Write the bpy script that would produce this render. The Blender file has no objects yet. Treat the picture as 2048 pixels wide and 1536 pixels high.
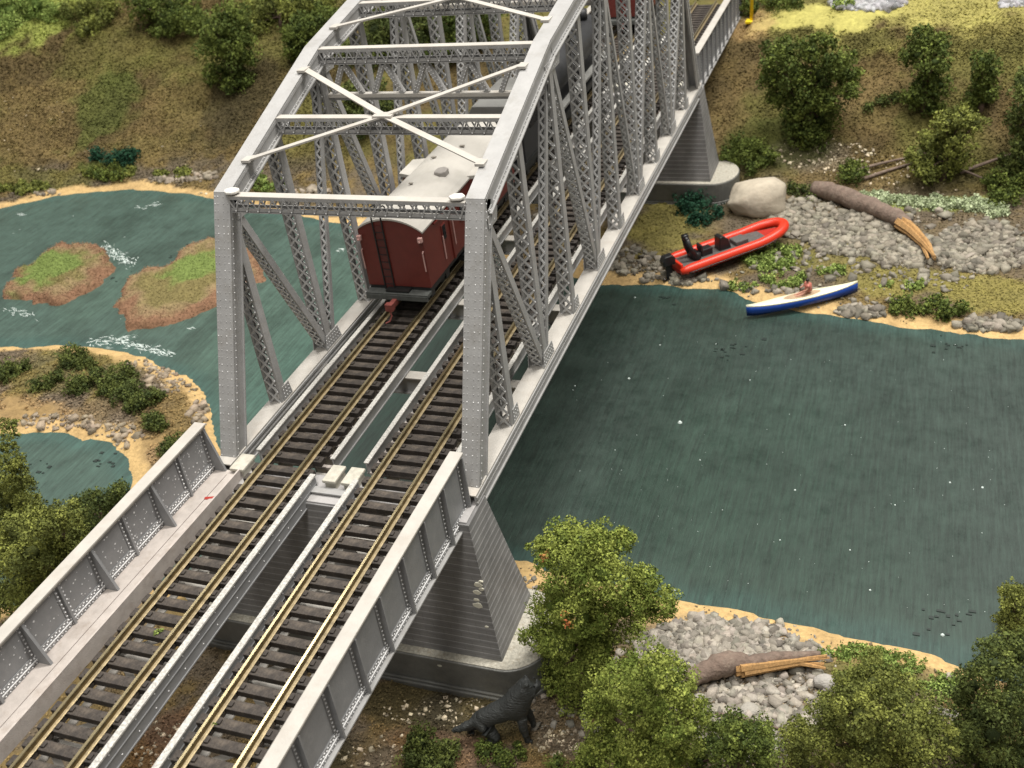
import bpy, math, random
import numpy as np
random.seed(7); RNG = np.random.default_rng(11)
V = np.array
sc = bpy.context.scene
COL = sc.collection

# ------------------------------------------------------------------ camera
CP = V([16.28656377, -22.85198051, 20.08160507])
RM = V([[0.93905065, 0.3216702, -0.12129373],
        [0.08327289, -0.55515359, -0.8275688],
        [-0.33354086, 0.76702853, -0.54810375]])
FP = 2104.48
from mathutils import Matrix, Vector
cam = bpy.data.cameras.new('camera'); co = bpy.data.objects.new('camera', cam); COL.objects.link(co)
M = Matrix(((RM[0][0], -RM[1][0], -RM[2][0], CP[0]), (RM[0][1], -RM[1][1], -RM[2][1], CP[1]),
            (RM[0][2], -RM[1][2], -RM[2][2], CP[2]), (0, 0, 0, 1)))
co.matrix_world = M
cam.sensor_width = 36; cam.lens = 36 * FP / 2048; cam.clip_end = 2000; cam.clip_start = .1
cam.dof.use_dof = True; cam.dof.focus_distance = 33; cam.dof.aperture_fstop = 0.42
sc.camera = co
def ray(u, v):
    return RM.T @ V([(u - 1024) / FP, (v - 768) / FP, 1.0])
def aty(u, v, y):
    d = ray(u, v); return CP + d * ((y - CP[1]) / d[1])
def atz(u, v, z):
    d = ray(u, v); return CP + d * ((z - CP[2]) / d[2])
def pxscale(p):                 # photo pixels per unit at point p
    return FP / float(RM[2] @ (V(p) - CP))

# ------------------------------------------------------------------ materials
def nt(name):
    m = bpy.data.materials.new(name); m.use_nodes = True
    n = m.node_tree; b = n.nodes['Principled BSDF']; return m, n, b
def mat(name, col, rough=.6, metal=0., noise=.12, scale=3., bump=0., bscale=30., spec=.5, stretch=(1, 1, 1), dirt=None, dirtamt=.0, dscale=1.2):
    m, n, b = nt(name); L = n.links
    b.inputs['Roughness'].default_value = rough; b.inputs['Metallic'].default_value = metal
    b.inputs['Specular IOR Level'].default_value = spec
    tc = n.nodes.new('ShaderNodeTexCoord'); mp = n.nodes.new('ShaderNodeMapping')
    mp.inputs['Scale'].default_value = stretch; L.new(tc.outputs['Object'], mp.inputs[0])
    t = n.nodes.new('ShaderNodeTexNoise'); t.inputs['Scale'].default_value = scale; t.inputs['Detail'].default_value = 5
    t.inputs['Roughness'].default_value = .65; L.new(mp.outputs[0], t.inputs['Vector'])
    r = n.nodes.new('ShaderNodeValToRGB'); c = V(col)
    r.color_ramp.elements[0].position = .3; r.color_ramp.elements[1].position = .7
    r.color_ramp.elements[0].color = (*(c * (1 - noise)), 1); r.color_ramp.elements[1].color = (*(np.minimum(c * (1 + noise), 1)), 1)
    L.new(t.outputs[0], r.inputs[0]); out = r.outputs[0]
    if dirt is not None:
        t2 = n.nodes.new('ShaderNodeTexNoise'); t2.inputs['Scale'].default_value = dscale; t2.inputs['Detail'].default_value = 8
        t2.inputs['Roughness'].default_value = .75; L.new(tc.outputs['Object'], t2.inputs['Vector'])
        r2 = n.nodes.new('ShaderNodeValToRGB'); r2.color_ramp.elements[0].position = .5; r2.color_ramp.elements[1].position = .72
        r2.color_ramp.elements[1].color = (dirtamt,) * 3 + (1,); L.new(t2.outputs[0], r2.inputs[0])
        mx = n.nodes.new('ShaderNodeMix'); mx.data_type = 'RGBA'
        L.new(r2.outputs[0], mx.inputs[0]); L.new(out, mx.inputs[6]); mx.inputs[7].default_value = (*dirt, 1); out = mx.outputs[2]
    L.new(out, b.inputs['Base Color'])
    if bump:
        t3 = n.nodes.new('ShaderNodeTexNoise'); t3.inputs['Scale'].default_value = bscale; t3.inputs['Detail'].default_value = 4
        L.new(mp.outputs[0], t3.inputs['Vector'])
        bp = n.nodes.new('ShaderNodeBump'); bp.inputs['Strength'].default_value = bump; bp.inputs['Distance'].default_value = .05
        L.new(t3.outputs[0], bp.inputs['Height']); L.new(bp.outputs[0], b.inputs['Normal'])
    return m
def vmat(name, rough=.85, noise=.35, scale=6., bump=.6, bscale=9., spec=.3, dist=.15):
    """colour from the mesh's own colour attribute, broken up by noise"""
    m, n, b = nt(name); L = n.links; b.inputs['Roughness'].default_value = rough; b.inputs['Specular IOR Level'].default_value = spec
    a = n.nodes.new('ShaderNodeAttribute'); a.attribute_name = 'Col'
    tc = n.nodes.new('ShaderNodeTexCoord')
    t = n.nodes.new('ShaderNodeTexNoise'); t.inputs['Scale'].default_value = scale; t.inputs['Detail'].default_value = 8; t.inputs['Roughness'].default_value = .75
    L.new(tc.outputs['Object'], t.inputs['Vector'])
    mr = n.nodes.new('ShaderNodeMapRange'); mr.inputs[1].default_value = .3; mr.inputs[2].default_value = .7
    mr.inputs[3].default_value = 1 - noise; mr.inputs[4].default_value = 1 + noise; L.new(t.outputs[0], mr.inputs[0])
    vm = n.nodes.new('ShaderNodeVectorMath'); vm.operation = 'SCALE'
    L.new(a.outputs['Color'], vm.inputs[0]); L.new(mr.outputs[0], vm.inputs['Scale']); L.new(vm.outputs[0], b.inputs['Base Color'])
    if bump:
        t3 = n.nodes.new('ShaderNodeTexNoise'); t3.inputs['Scale'].default_value = bscale; t3.inputs['Detail'].default_value = 6
        L.new(tc.outputs['Object'], t3.inputs['Vector'])
        bp = n.nodes.new('ShaderNodeBump'); bp.inputs['Strength'].default_value = bump; bp.inputs['Distance'].default_value = dist
        L.new(t3.outputs[0], bp.inputs['Height']); L.new(bp.outputs[0], b.inputs['Normal'])
    return m
PAINT = mat('silver_grey_paint', (.322, .320, .315), .5, .0, .09, 1.6, .15, 18, .5, dirt=(.19, .175, .15), dirtamt=.5, dscale=1.1)
DUSTY = mat('dusty_grey_paint', (.42, .38, .35), .7, .0, .12, 2.5, .3, 25, .4, dirt=(.22, .17, .13), dirtamt=.5, dscale=1.5)
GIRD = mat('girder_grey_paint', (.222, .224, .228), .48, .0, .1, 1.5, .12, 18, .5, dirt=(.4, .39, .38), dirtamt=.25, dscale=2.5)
LATT = mat('lacing_highlight_paint', (.47, .47, .465), .5, noise=.12, scale=5)  # highlight on the lacing put into the colour, paler than the plates
CREAM = mat('cream_top_paint', (.41, .39, .355), .6, .0, .1, 1.4, .2, 16, .45, dirt=(.32, .26, .2), dirtamt=.35)  # creamier and paler than the grey member paint
RIVET = mat('bright_rivet_paint', (.72, .72, .72), .45, noise=.1)
SPECK = mat('speckled_flange', (.44, .43, .4), .6, noise=.45, scale=14, bump=.5, bscale=30)
TIE = mat('tie_brown_black', (.033, .026, .021), .7, noise=.45, scale=3, bump=.6, bscale=14, dirt=(.125, .10, .075), dirtamt=.7, dscale=2.2)
BRASS = mat('brass_rail', (.50, .42, .25), .25, .95, .12, 6)
BRASSW = mat('brass_rail_side', (.17, .125, .055), .5, .45, .3, 5, dirt=(.06, .045, .03), dirtamt=.7, dscale=3)
FOOT = mat('rail_foot_tan', (.36, .29, .17), .45, .4, .35, 5, dirt=(.1, .075, .05), dirtamt=.6, dscale=4)  # reflection on the rail foot painted in as a paler tan
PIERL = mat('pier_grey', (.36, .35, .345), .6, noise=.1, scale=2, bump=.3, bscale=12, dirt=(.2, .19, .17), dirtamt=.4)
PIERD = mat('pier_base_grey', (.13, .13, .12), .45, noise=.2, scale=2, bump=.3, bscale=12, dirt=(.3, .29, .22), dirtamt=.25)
CRUST = mat('gritty_ledge', (.40, .38, .32), .85, noise=.35, scale=9, bump=.8, bscale=14, dirt=(.25, .2, .13), dirtamt=.7, dscale=5)
FOAM_L = vmat('foliage_foam', .85, .25, 5, 0, spec=.25)
LAND = vmat('scenic_ground', .9, .32, 4, .6, 9, .2, .1)
ROCKM = vmat('rock_chips', .8, .3, 4, .5, 14, .3, .05)
WATR = None
def water_material():
    m, n, b = nt('painted_water'); L = n.links
    b.inputs['Specular IOR Level'].default_value = .5
    a = n.nodes.new('ShaderNodeAttribute'); a.attribute_name = 'Col'
    tc = n.nodes.new('ShaderNodeTexCoord')
    mp = n.nodes.new('ShaderNodeMapping'); mp.inputs['Scale'].default_value = (11, .7, 1); L.new(tc.outputs['Object'], mp.inputs[0])
    t = n.nodes.new('ShaderNodeTexNoise'); t.inputs['Scale'].default_value = 1.0; t.inputs['Detail'].default_value = 8; t.inputs['Roughness'].default_value = .7
    L.new(mp.outputs[0], t.inputs['Vector'])
    t2 = n.nodes.new('ShaderNodeTexNoise'); t2.inputs['Scale'].default_value = 1.1; t2.inputs['Detail'].default_value = 9; t2.inputs['Roughness'].default_value = .75
    L.new(tc.outputs['Object'], t2.inputs['Vector'])
    ad = n.nodes.new('ShaderNodeMath'); ad.operation = 'MULTIPLY_ADD'; L.new(t2.outputs[0], ad.inputs[0]); ad.inputs[1].default_value = .45; L.new(t.outputs[0], ad.inputs[2])
    mr = n.nodes.new('ShaderNodeMapRange'); mr.inputs[1].default_value = .55; mr.inputs[2].default_value = .9
    mr.inputs[3].default_value = .6; mr.inputs[4].default_value = 1.35; L.new(ad.outputs[0], mr.inputs[0])
    vm = n.nodes.new('ShaderNodeVectorMath'); vm.operation = 'SCALE'
    L.new(a.outputs['Color'], vm.inputs[0]); L.new(mr.outputs[0], vm.inputs['Scale']); L.new(vm.outputs[0], b.inputs['Base Color'])
    r = n.nodes.new('ShaderNodeMapRange'); r.inputs[1].default_value = .3; r.inputs[2].default_value = .7; r.inputs[3].default_value = .4; r.inputs[4].default_value = .65
    L.new(t2.outputs[0], r.inputs[0]); L.new(r.outputs[0], b.inputs['Roughness'])
    bp = n.nodes.new('ShaderNodeBump'); bp.inputs['Strength'].default_value = .4; bp.inputs['Distance'].default_value = .04
    L.new(ad.outputs[0], bp.inputs['Height']); L.new(bp.outputs[0], b.inputs['Normal'])
    return m
WATR = water_material()

# ------------------------------------------------------------------ mesh builder
class MB:
    def __init__(s): s.v = []; s.f = []; s.m = []; s.n = 0
    def add(s, v, f, mi=0):
        v = np.asarray(v, float).reshape(-1, 3); o = s.n; s.v.append(v); s.n += len(v)
        for a in f: s.f.append([i + o for i in a]); s.m.append(mi)
    def frame(s, c, ax, hl, mi=0):          # box: centre, 3 axes, half lengths
        c = V(c, float) if False else np.asarray(c, float); ax = np.asarray(ax, float)
        P = []
        for k in ((-1, -1, -1), (1, -1, -1), (1, 1, -1), (-1, 1, -1), (-1, -1, 1), (1, -1, 1), (1, 1, 1), (-1, 1, 1)):
            P.append(c + ax[0] * hl[0] * k[0] + ax[1] * hl[1] * k[1] + ax[2] * hl[2] * k[2])
        s.add(P, [(0, 3, 2, 1), (4, 5, 6, 7), (0, 1, 5, 4), (1, 2, 6, 5), (2, 3, 7, 6), (3, 0, 4, 7)], mi)
    def box(s, x0, x1, y0, y1, z0, z1, mi=0):
        s.frame(((x0 + x1) / 2, (y0 + y1) / 2, (z0 + z1) / 2), np.eye(3), ((x1 - x0) / 2, (y1 - y0) / 2, (z1 - z0) / 2), mi)
    def bar(s, a, b, w, h, side=(1, 0, 0), mi=0, off=(0, 0)):   # w across `side`, h across the third axis
        a = np.asarray(a, float); b = np.asarray(b, float); t = b - a; L = np.linalg.norm(t); t /= L
        e = np.asarray(side, float); e = e - t * (e @ t); e /= np.linalg.norm(e); n = np.cross(t, e)
        s.frame((a + b) / 2 + e * off[0] + n * off[1], (e, t, n), (w / 2, L / 2, h / 2), mi)
    def tube(s, pts, rad, seg=10, mi=0, cap=True, squash=1.):
        pts = np.asarray(pts, float); N = len(pts); rad = np.broadcast_to(rad, (N,)); R = []
        up = V([0, 0, 1.])
        for i in range(N):
            t = pts[min(i + 1, N - 1)] - pts[max(i - 1, 0)]; t /= np.linalg.norm(t)
            if abs(t @ up) > .95: u0 = V([1., 0, 0])
            else: u0 = up
            e = np.cross(t, u0); e /= np.linalg.norm(e); q = np.cross(e, t)
            for k in range(seg):
                a = 2 * math.pi * k / seg; R.append(pts[i] + rad[i] * (math.cos(a) * e + squash * math.sin(a) * q))
        F = [(i * seg + k, i * seg + (k + 1) % seg, (i + 1) * seg + (k + 1) % seg, (i + 1) * seg + k) for i in range(N - 1) for k in range(seg)]
        if cap: F += [tuple(range(seg))[::-1], tuple((N - 1) * seg + k for k in range(seg))]
        s.add(R, F, mi)
    def rivet(s, p, n, r=.028, mi=1):
        p = np.asarray(p, float); n = np.asarray(n, float)
        a = np.cross(n, (0.3, .5, .8)); a /= np.linalg.norm(a); b = np.cross(n, a)
        P = [p + r * (a * math.cos(k * math.pi / 3) + b * math.sin(k * math.pi / 3)) for k in range(6)]
        Q = [p + n * r * .6 + r * .55 * (a * math.cos(k * math.pi / 3) + b * math.sin(k * math.pi / 3)) for k in range(6)]
        s.add(P + Q, [(k, (k + 1) % 6, 6 + (k + 1) % 6, 6 + k) for k in range(6)] + [(6, 7, 8, 9, 10, 11)], mi)
    def prism(s, poly, axis, a0, a1, mi=0):   # polygon in the two other axes, extruded along axis
        poly = list(poly); n = len(poly); P = []
        for a in (a0, a1):
            for p in poly:
                q = [0, 0, 0]; o = [i for i in range(3) if i != axis]; q[axis] = a; q[o[0]] = p[0]; q[o[1]] = p[1]; P.append(q)
        s.add(P, [tuple(range(n))[::-1], tuple(range(n, 2 * n))] + [(i, (i + 1) % n, n + (i + 1) % n, n + i) for i in range(n)], mi)
    def build(s, name, mats, parent=None, smooth=False, bevel=0., loc=None, rz=0):
        me = bpy.data.meshes.new(name); vv = np.concatenate(s.v)
        me.from_pydata(vv.tolist(), [], s.f)
        mats = mats if isinstance(mats, (list, tuple)) else [mats]
        for m in mats: me.materials.append(m)
        if len(mats) > 1: me.polygons.foreach_set('material_index', s.m)
        if smooth: me.polygons.foreach_set('use_smooth', [True] * len(me.polygons))
        o = bpy.data.objects.new(name, me); COL.objects.link(o)
        import bmesh
        bm = bmesh.new(); bm.from_mesh(me); bmesh.ops.recalc_face_normals(bm, faces=bm.faces); bm.to_mesh(me); bm.free()
        if parent: o.parent = parent
        if loc is not None: o.location = loc
        o.rotation_euler.z = rz
        if bevel:
            md = o.modifiers.new('bevel', 'BEVEL'); md.width = bevel; md.segments = 2; md.limit_method = 'ANGLE'
        return o
def tag(o, label=None, cat=None, group=None, kind=None):
    if label: o['label'] = label
    if cat: o['category'] = cat
    if group: o['group'] = group
    if kind: o['kind'] = kind
    return o
def empty(name, loc=(0, 0, 0), rz=0, **k):
    o = bpy.data.objects.new(name, None); COL.objects.link(o); o.location = loc; o.rotation_euler.z = rz; o.empty_display_size = .3
    tag(o, **k); return o
def raw(name, verts, faces, cols, material, parent=None, smooth=False, fs=3):
    """fast mesh from arrays, faces with fs corners each, point colours"""
    me = bpy.data.meshes.new(name); verts = np.asarray(verts, np.float32); faces = np.asarray(faces, np.int32)
    me.vertices.add(len(verts)); me.vertices.foreach_set('co', verts.ravel())
    me.loops.add(faces.size); me.loops.foreach_set('vertex_index', faces.ravel())
    me.polygons.add(len(faces)); me.polygons.foreach_set('loop_start', np.arange(0, faces.size, fs, dtype=np.int32))
    me.polygons.foreach_set('loop_total', np.full(len(faces), fs, np.int32))
    if smooth: me.polygons.foreach_set('use_smooth', np.ones(len(faces), bool))
    me.update(calc_edges=True); me.validate()
    if cols is not None:
        at = me.color_attributes.new('Col', 'FLOAT_COLOR', 'POINT')
        c = np.ones((len(verts), 4), np.float32); c[:, :3] = np.clip(cols, 0, 1); at.data.foreach_set('color', c.ravel())
    me.materials.append(material)
    o = bpy.data.objects.new(name, me); COL.objects.link(o)
    if parent: o.parent = parent
    return o

# ------------------------------------------------------------------ value noise
_T = RNG.random((256, 256))
def vn(x, y, s=1., seed=0):
    x = np.asarray(x, float) / s + 17.3 * seed + 1000; y = np.asarray(y, float) / s + 9.7 * seed + 1000
    xi = np.floor(x).astype(int); yi = np.floor(y).astype(int); fx = x - xi; fy = y - yi
    fx = fx * fx * (3 - 2 * fx); fy = fy * fy * (3 - 2 * fy)
    g = lambda a, b: _T[a % 256, b % 256]
    return (g(xi, yi) * (1 - fx) + g(xi + 1, yi) * fx) * (1 - fy) + (g(xi, yi + 1) * (1 - fx) + g(xi + 1, yi + 1) * fx) * fy
def fbm(x, y, s=1., o=4, seed=0):
    r = 0; a = .5
    for i in range(o): r = r + a * vn(x, y, s / 2 ** i, seed + i * 3); a *= .5
    return r / (1 - .5 ** o)
def sdf(x, y, poly):                        # positive inside
    x = np.asarray(x, float); y = np.asarray(y, float); P = V(poly, ); n = len(P)
    d = np.full(x.shape, 1e9); ins = np.zeros(x.shape, bool)
    for i in range(n):
        a = P[i]; b = P[(i + 1) % n]; e = b - a; wx = x - a[0]; wy = y - a[1]
        t = np.clip((wx * e[0] + wy * e[1]) / (e @ e), 0, 1); d = np.minimum(d, (wx - t * e[0]) ** 2 + (wy - t * e[1]) ** 2)
        c = ((a[1] > y) != (b[1] > y))
        with np.errstate(divide='ignore', invalid='ignore'):
            c &= x < (b[0] - a[0]) * (y - a[1]) / (b[1] - a[1] + 1e-12) + a[0]
        ins ^= c
    return np.where(ins, 1, -1) * np.sqrt(d)
def sm(a, b, x):
    t = np.clip((x - a) / (b - a), 0, 1); return t * t * (3 - 2 * t)
ZW = -7.6
FAR = [(-130, 24), (-60, 26.5), (-47.06, 32.51), (-43.63, 35.21), (-38.61, 36.57), (-33.42, 36.22), (-29.8, 35.3), (-23.4, 33.49), (-16.43, 31.71), (-8, 29.2), (-0.6, 26.59), (1.28, 25.92), (4.7, 26.12), (7.65, 26.06), (10.17, 24.66), (14.38, 23.78), (16.7, 23.36), (19.58, 23.04), (22.08, 22.84), (60, 20), (60, 160), (-130, 160)]
NEAR = [(3.09, 4.41), (5, 4.11), (9.3, 3.57), (12.5, 3.51), (15.9, 3.19), (18.2, 2.83), (19.7, 2.42), (25, 1), (50, -2), (50, -40), (-80, -40), (-80, 14), (-31.4, 15), (-27.7, 15.8), (-24.7, 15.9), (-21.1, 15.1), (-18.2, 14.1), (-15.9, 12.6), (-14.5, 11.1), (-13.4, 9.6), (-11, 7), (-8, 5), (-4, 3.8), (0, 3.9)]
POOL = [(-34, 8.6), (-24.8, 7.7), (-22.2, 8.3), (-19.4, 8.2), (-18.2, 8.1), (-16.6, 7), (-15.6, 6), (-14.9, 5.0), (-13, 4.0), (-11, 3.6), (-8.6, 3.1), (-8.2, .9), (-9.2, .1), (-12, -.6), (-14, -2), (-20, -3), (-34, -2)]
def wob(x, y): return .55 * (fbm(x, y, 1.6, 3, 5) - .5) + .3 * (fbm(x, y, .75, 2, 15) - .5)
def dists(x, y):
    dF = sdf(x, y, FAR) + wob(x, y); dN = np.minimum(sdf(x, y, NEAR), -sdf(x, y, POOL)) + wob(x, y)
    return dF, dN
def footy(x):
    return np.interp(x, [-130, -60, -47, -38, -30, -12, 0, 3, 5.3, 11.6, 16, 22.6, 40], [29, 31, 35.5, 38.5, 38, 36.5, 36.5, 38, 37.5, 38.0, 37.0, 36, 35])
def height(x, y):
    dF, dN = dists(x, y)
    shelf = lambda d: np.where(d > 0, np.minimum(.28 * d, .22 + .035 * d), np.maximum(.5 * d, -1.0))
    z = ZW + np.maximum(shelf(dF), shelf(dN)); z = np.maximum(z, ZW - 1)
    hf = y - footy(x) + 2.2 * (fbm(x, y, 7, 3, 2) - .5)
    slope = np.interp(x, [-60, -12, 3, 30], [.36, .40, .50, .50])
    rise = slope * np.log1p(np.exp(np.clip(hf * 1.2, -30, 30))) / 1.2
    plat = np.interp(x, [-60, -12, -6.5, 5.4, 5.9, 60], [2.5, 1.5, -1.75, -1.75, -.9, -.9]) - (ZW + .5)
    k = .35; rise = -np.log(np.exp(-np.clip(rise, 0, 60) / k) + np.exp(-plat / k)) * k
    rise = np.maximum(rise, 0)
    z = z + rise + (fbm(x, y, 2.2, 4, 8) - .5) * np.clip(rise, 0, 1) * .7
    z = z + (fbm(x, y, .9, 3, 4) - .5) * .22 * np.clip(np.maximum(dF, dN), 0, 1)
    return z
GX0, GX1, GY0, GY1, GS = -92., 36., -16., 92., .32
gx = np.arange(GX0, GX1, GS); gy = np.arange(GY0, GY1, GS); XX, YY = np.meshgrid(gx, gy)
HH = height(XX, YY)
def Hs(x, y):
    fx = np.clip((np.asarray(x) - GX0) / GS, 0, len(gx) - 1.001); fy = np.clip((np.asarray(y) - GY0) / GS, 0, len(gy) - 1.001)
    i = fx.astype(int); j = fy.astype(int); a = fx - i; b = fy - j
    return (HH[j, i] * (1 - a) + HH[j, i + 1] * a) * (1 - b) + (HH[j + 1, i] * (1 - a) + HH[j + 1, i + 1] * a) * b
def at_many(uv):
    uv = np.asarray(uv, float); D = np.stack([(uv[:, 0] - 1024) / FP, (uv[:, 1] - 768) / FP, np.ones(len(uv))], 1) @ RM
    zs = np.linspace(6, ZW, 260); P = CP[None, None] + D[:, None] * ((zs[None, :] - CP[2]) / D[:, 2:3])[..., None]
    hh = np.maximum(Hs(P[..., 0], P[..., 1]), ZW); below = P[..., 2] <= hh + .02
    k = np.argmax(below, 1); out = P[np.arange(len(uv)), k]; out[:, 2] = np.maximum(Hs(out[:, 0], out[:, 1]), ZW)
    return out
def at(u, v): return at_many([(u, v)])[0]

# ------------------------------------------------------------------ ground colours (the dyed foam and soil themselves)
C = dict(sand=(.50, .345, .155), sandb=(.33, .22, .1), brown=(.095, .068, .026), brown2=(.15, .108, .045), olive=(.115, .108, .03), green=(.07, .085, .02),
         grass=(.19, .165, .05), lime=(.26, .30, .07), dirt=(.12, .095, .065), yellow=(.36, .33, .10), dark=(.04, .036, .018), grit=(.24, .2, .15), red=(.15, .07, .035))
C = {k: V(v) for k, v in C.items()}
def mix(a, b, t): return a * (1 - t[..., None]) + b * t[..., None]
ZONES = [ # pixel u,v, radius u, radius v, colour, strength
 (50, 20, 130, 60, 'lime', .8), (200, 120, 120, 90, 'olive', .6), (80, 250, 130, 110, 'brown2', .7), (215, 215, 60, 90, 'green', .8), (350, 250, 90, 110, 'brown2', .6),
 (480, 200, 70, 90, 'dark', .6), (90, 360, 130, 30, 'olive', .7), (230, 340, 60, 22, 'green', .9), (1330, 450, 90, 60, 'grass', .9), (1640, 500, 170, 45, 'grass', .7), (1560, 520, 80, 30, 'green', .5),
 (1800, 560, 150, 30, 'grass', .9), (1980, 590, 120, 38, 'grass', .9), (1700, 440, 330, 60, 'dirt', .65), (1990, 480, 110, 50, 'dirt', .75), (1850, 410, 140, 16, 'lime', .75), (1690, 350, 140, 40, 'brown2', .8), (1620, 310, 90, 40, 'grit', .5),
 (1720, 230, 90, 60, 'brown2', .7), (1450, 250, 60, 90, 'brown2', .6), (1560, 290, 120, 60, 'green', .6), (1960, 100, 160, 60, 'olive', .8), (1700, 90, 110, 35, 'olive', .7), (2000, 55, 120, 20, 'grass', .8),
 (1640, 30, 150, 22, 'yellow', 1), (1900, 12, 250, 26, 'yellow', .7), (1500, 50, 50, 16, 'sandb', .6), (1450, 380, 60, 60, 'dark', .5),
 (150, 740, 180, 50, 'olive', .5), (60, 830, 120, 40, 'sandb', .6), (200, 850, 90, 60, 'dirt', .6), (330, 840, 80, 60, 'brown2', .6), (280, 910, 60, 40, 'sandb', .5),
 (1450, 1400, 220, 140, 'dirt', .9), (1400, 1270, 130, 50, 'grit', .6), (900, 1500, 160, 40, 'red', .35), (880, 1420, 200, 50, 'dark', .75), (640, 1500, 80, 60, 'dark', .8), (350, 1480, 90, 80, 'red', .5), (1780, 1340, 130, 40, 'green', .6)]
_zp = at_many([(z[0], z[1]) for z in ZONES])
_zx = at_many([(z[0] + z[2], z[1]) for z in ZONES]); _zy = at_many([(z[0], max(z[1] - z[3], -40)) for z in ZONES])
def ground_col(x, y, z):
    dF, dN = dists(x, y); d = np.maximum(dF, dN)
    n1 = fbm(x, y, 5, 4, 21); n2 = fbm(x, y, 1.3, 4, 31); n3 = fbm(x, y, .5, 3, 41)
    up = sm(-7, -5.6, z)
    c = mix(np.broadcast_to(C['dirt'], x.shape + (3,)), C['brown2'], sm(.4, .6, n2))
    c = mix(c, np.broadcast_to(C['brown'], c.shape), up * .9)
    c = mix(c, np.broadcast_to(C['olive'], c.shape), up * sm(.45, .65, n1) * .8)
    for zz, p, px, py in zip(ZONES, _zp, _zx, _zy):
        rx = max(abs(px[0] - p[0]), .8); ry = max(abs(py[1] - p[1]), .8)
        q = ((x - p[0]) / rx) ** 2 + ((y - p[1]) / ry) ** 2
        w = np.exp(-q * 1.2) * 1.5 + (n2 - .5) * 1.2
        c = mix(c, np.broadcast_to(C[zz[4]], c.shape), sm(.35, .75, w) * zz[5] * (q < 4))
    c = c * (.8 + .4 * n3)[..., None] * (.8 + .4 * n2)[..., None]
    wid = 1.15 + .9 * (fbm(x, y, 4, 3, 51) - .5)
    wid = wid * np.where((y > 20) & (x < -2), .55, 1) * np.where((y < 20) & (x < -8), .75, 1) * np.where((y > 20) & (x > 8), .75, 1)
    s = 1 - sm(wid * .75, wid * 1.25, d + (n3 - .5) * .7)
    sandc = mix(np.broadcast_to(C['sand'], c.shape), C['sandb'], sm(.55, .8, n2) * .6 + .0 * x)
    c = mix(c, sandc, s * (z < -6.5))
    return c
def grid_faces(ny, nx):
    a = np.arange(ny * nx).reshape(ny, nx); return np.stack([a[:-1, :-1], a[:-1, 1:], a[1:, 1:], a[1:, :-1]], -1).reshape(-1, 4)
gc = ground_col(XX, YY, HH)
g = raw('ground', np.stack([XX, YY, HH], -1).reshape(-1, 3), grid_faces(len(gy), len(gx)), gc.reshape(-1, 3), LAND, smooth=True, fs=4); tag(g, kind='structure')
# water sheet
wx = np.arange(-92, 36, .33); wy = np.arange(-6, 40, .33); WX, WY = np.meshgrid(wx, wy)
dF, dN = dists(WX, WY); ds = -np.maximum(dF, dN)
n1 = fbm(WX, WY, 7, 4, 61); n2 = fbm(WX, WY * .6, 2, 4, 63)
lft = 1 - sm(-12, 2, WX)
base = mix(np.broadcast_to(V([.0125, .029, .0205]), WX.shape + (3,)), V([.042, .078, .062]), lft)
base = mix(base, np.broadcast_to(V([.048, .090, .068]), base.shape), sm(.45, .68, n1) * (.18 + .5 * lft))
base = mix(base, np.broadcast_to(V([.017, .037, .027]), base.shape), sm(.5, .7, n2) * .5)
base = mix(base, np.broadcast_to(V([.03, .085, .075]), base.shape), (1 - sm(.2, 1.3, ds + n2 - .5)) * .45)
def worm(wx0, wy0, r, t, c):
    global base
    q = np.exp(-(((WX - wx0) / r[0]) ** 2 + ((WY - wy0) / r[1]) ** 2)); base = mix(base, np.broadcast_to(V(c), base.shape), q * t)
worm(24, 14, (7, 14), .55, (.034, .048, .043)); worm(13, 20, (10, 3), .35, (.03, .046, .04)); worm(14, 6, (6, 5), .3, (.012, .034, .022)); worm(-10, 14, (5, 9), .6, (.04, .105, .08)); worm(9, 9, (5, 5), .35, (.012, .036, .022)); worm(4.5, 12, (2.5, 9), .4, (.028, .04, .036))
w = raw('water', np.stack([WX, WY, np.full(WX.shape, ZW)], -1).reshape(-1, 3), grid_faces(len(wy), len(wx)), base.reshape(-1, 3), WATR, fs=4); tag(w, kind='structure')

# ------------------------------------------------------------------ islands
def island(name, pts, hgt, green):
    P = V([atz(u, v, ZW)[:2] for u, v in pts]); c = P.mean(0); lo = P.min(0) - 1; hi = P.max(0) + 1
    x = np.arange(lo[0], hi[0], .13); y = np.arange(lo[1], hi[1], .13); X, Y = np.meshgrid(x, y)
    d = sdf(X, Y, P) - .1 + 1.3 * (fbm(X, Y, .9, 4, 9) - .5)
    Z = ZW - .15 + hgt * sm(-.05, .5, d) + .04 * np.clip(d, 0, 3) + (fbm(X, Y, .8, 4, 14) - .5) * .75 * sm(0, .6, d)
    Z = np.where(d < -.1, ZW - .5, Z)
    n = fbm(X, Y, .8, 4, 71)
    col = mix(np.broadcast_to(V([.21, .118, .07]), X.shape + (3,)), V([.25, .185, .10]), sm(.3, 1.2, d + n - .5))
    col = mix(col, np.broadcast_to(V([.16, .14, .05]), col.shape), sm(.7, 1.8, d + 2 * (n - .5)) * .8)
    for (gu, gv, gr) in green:
        g0 = atz(gu, gv, ZW + .5); q = np.exp(-(((X - g0[0]) ** 2 + (Y - g0[1]) ** 2) / gr ** 2)); col = mix(col, np.broadcast_to(V([.15, .20, .055]), col.shape), sm(.3, .7, q + n - .5))
    o = raw(name, np.stack([X, Y, Z], -1).reshape(-1, 3), grid_faces(len(y), len(x)), col.reshape(-1, 3), LAND, smooth=True, fs=4)
    tag(o, kind='structure'); return X, Y, Z, col, d
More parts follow.
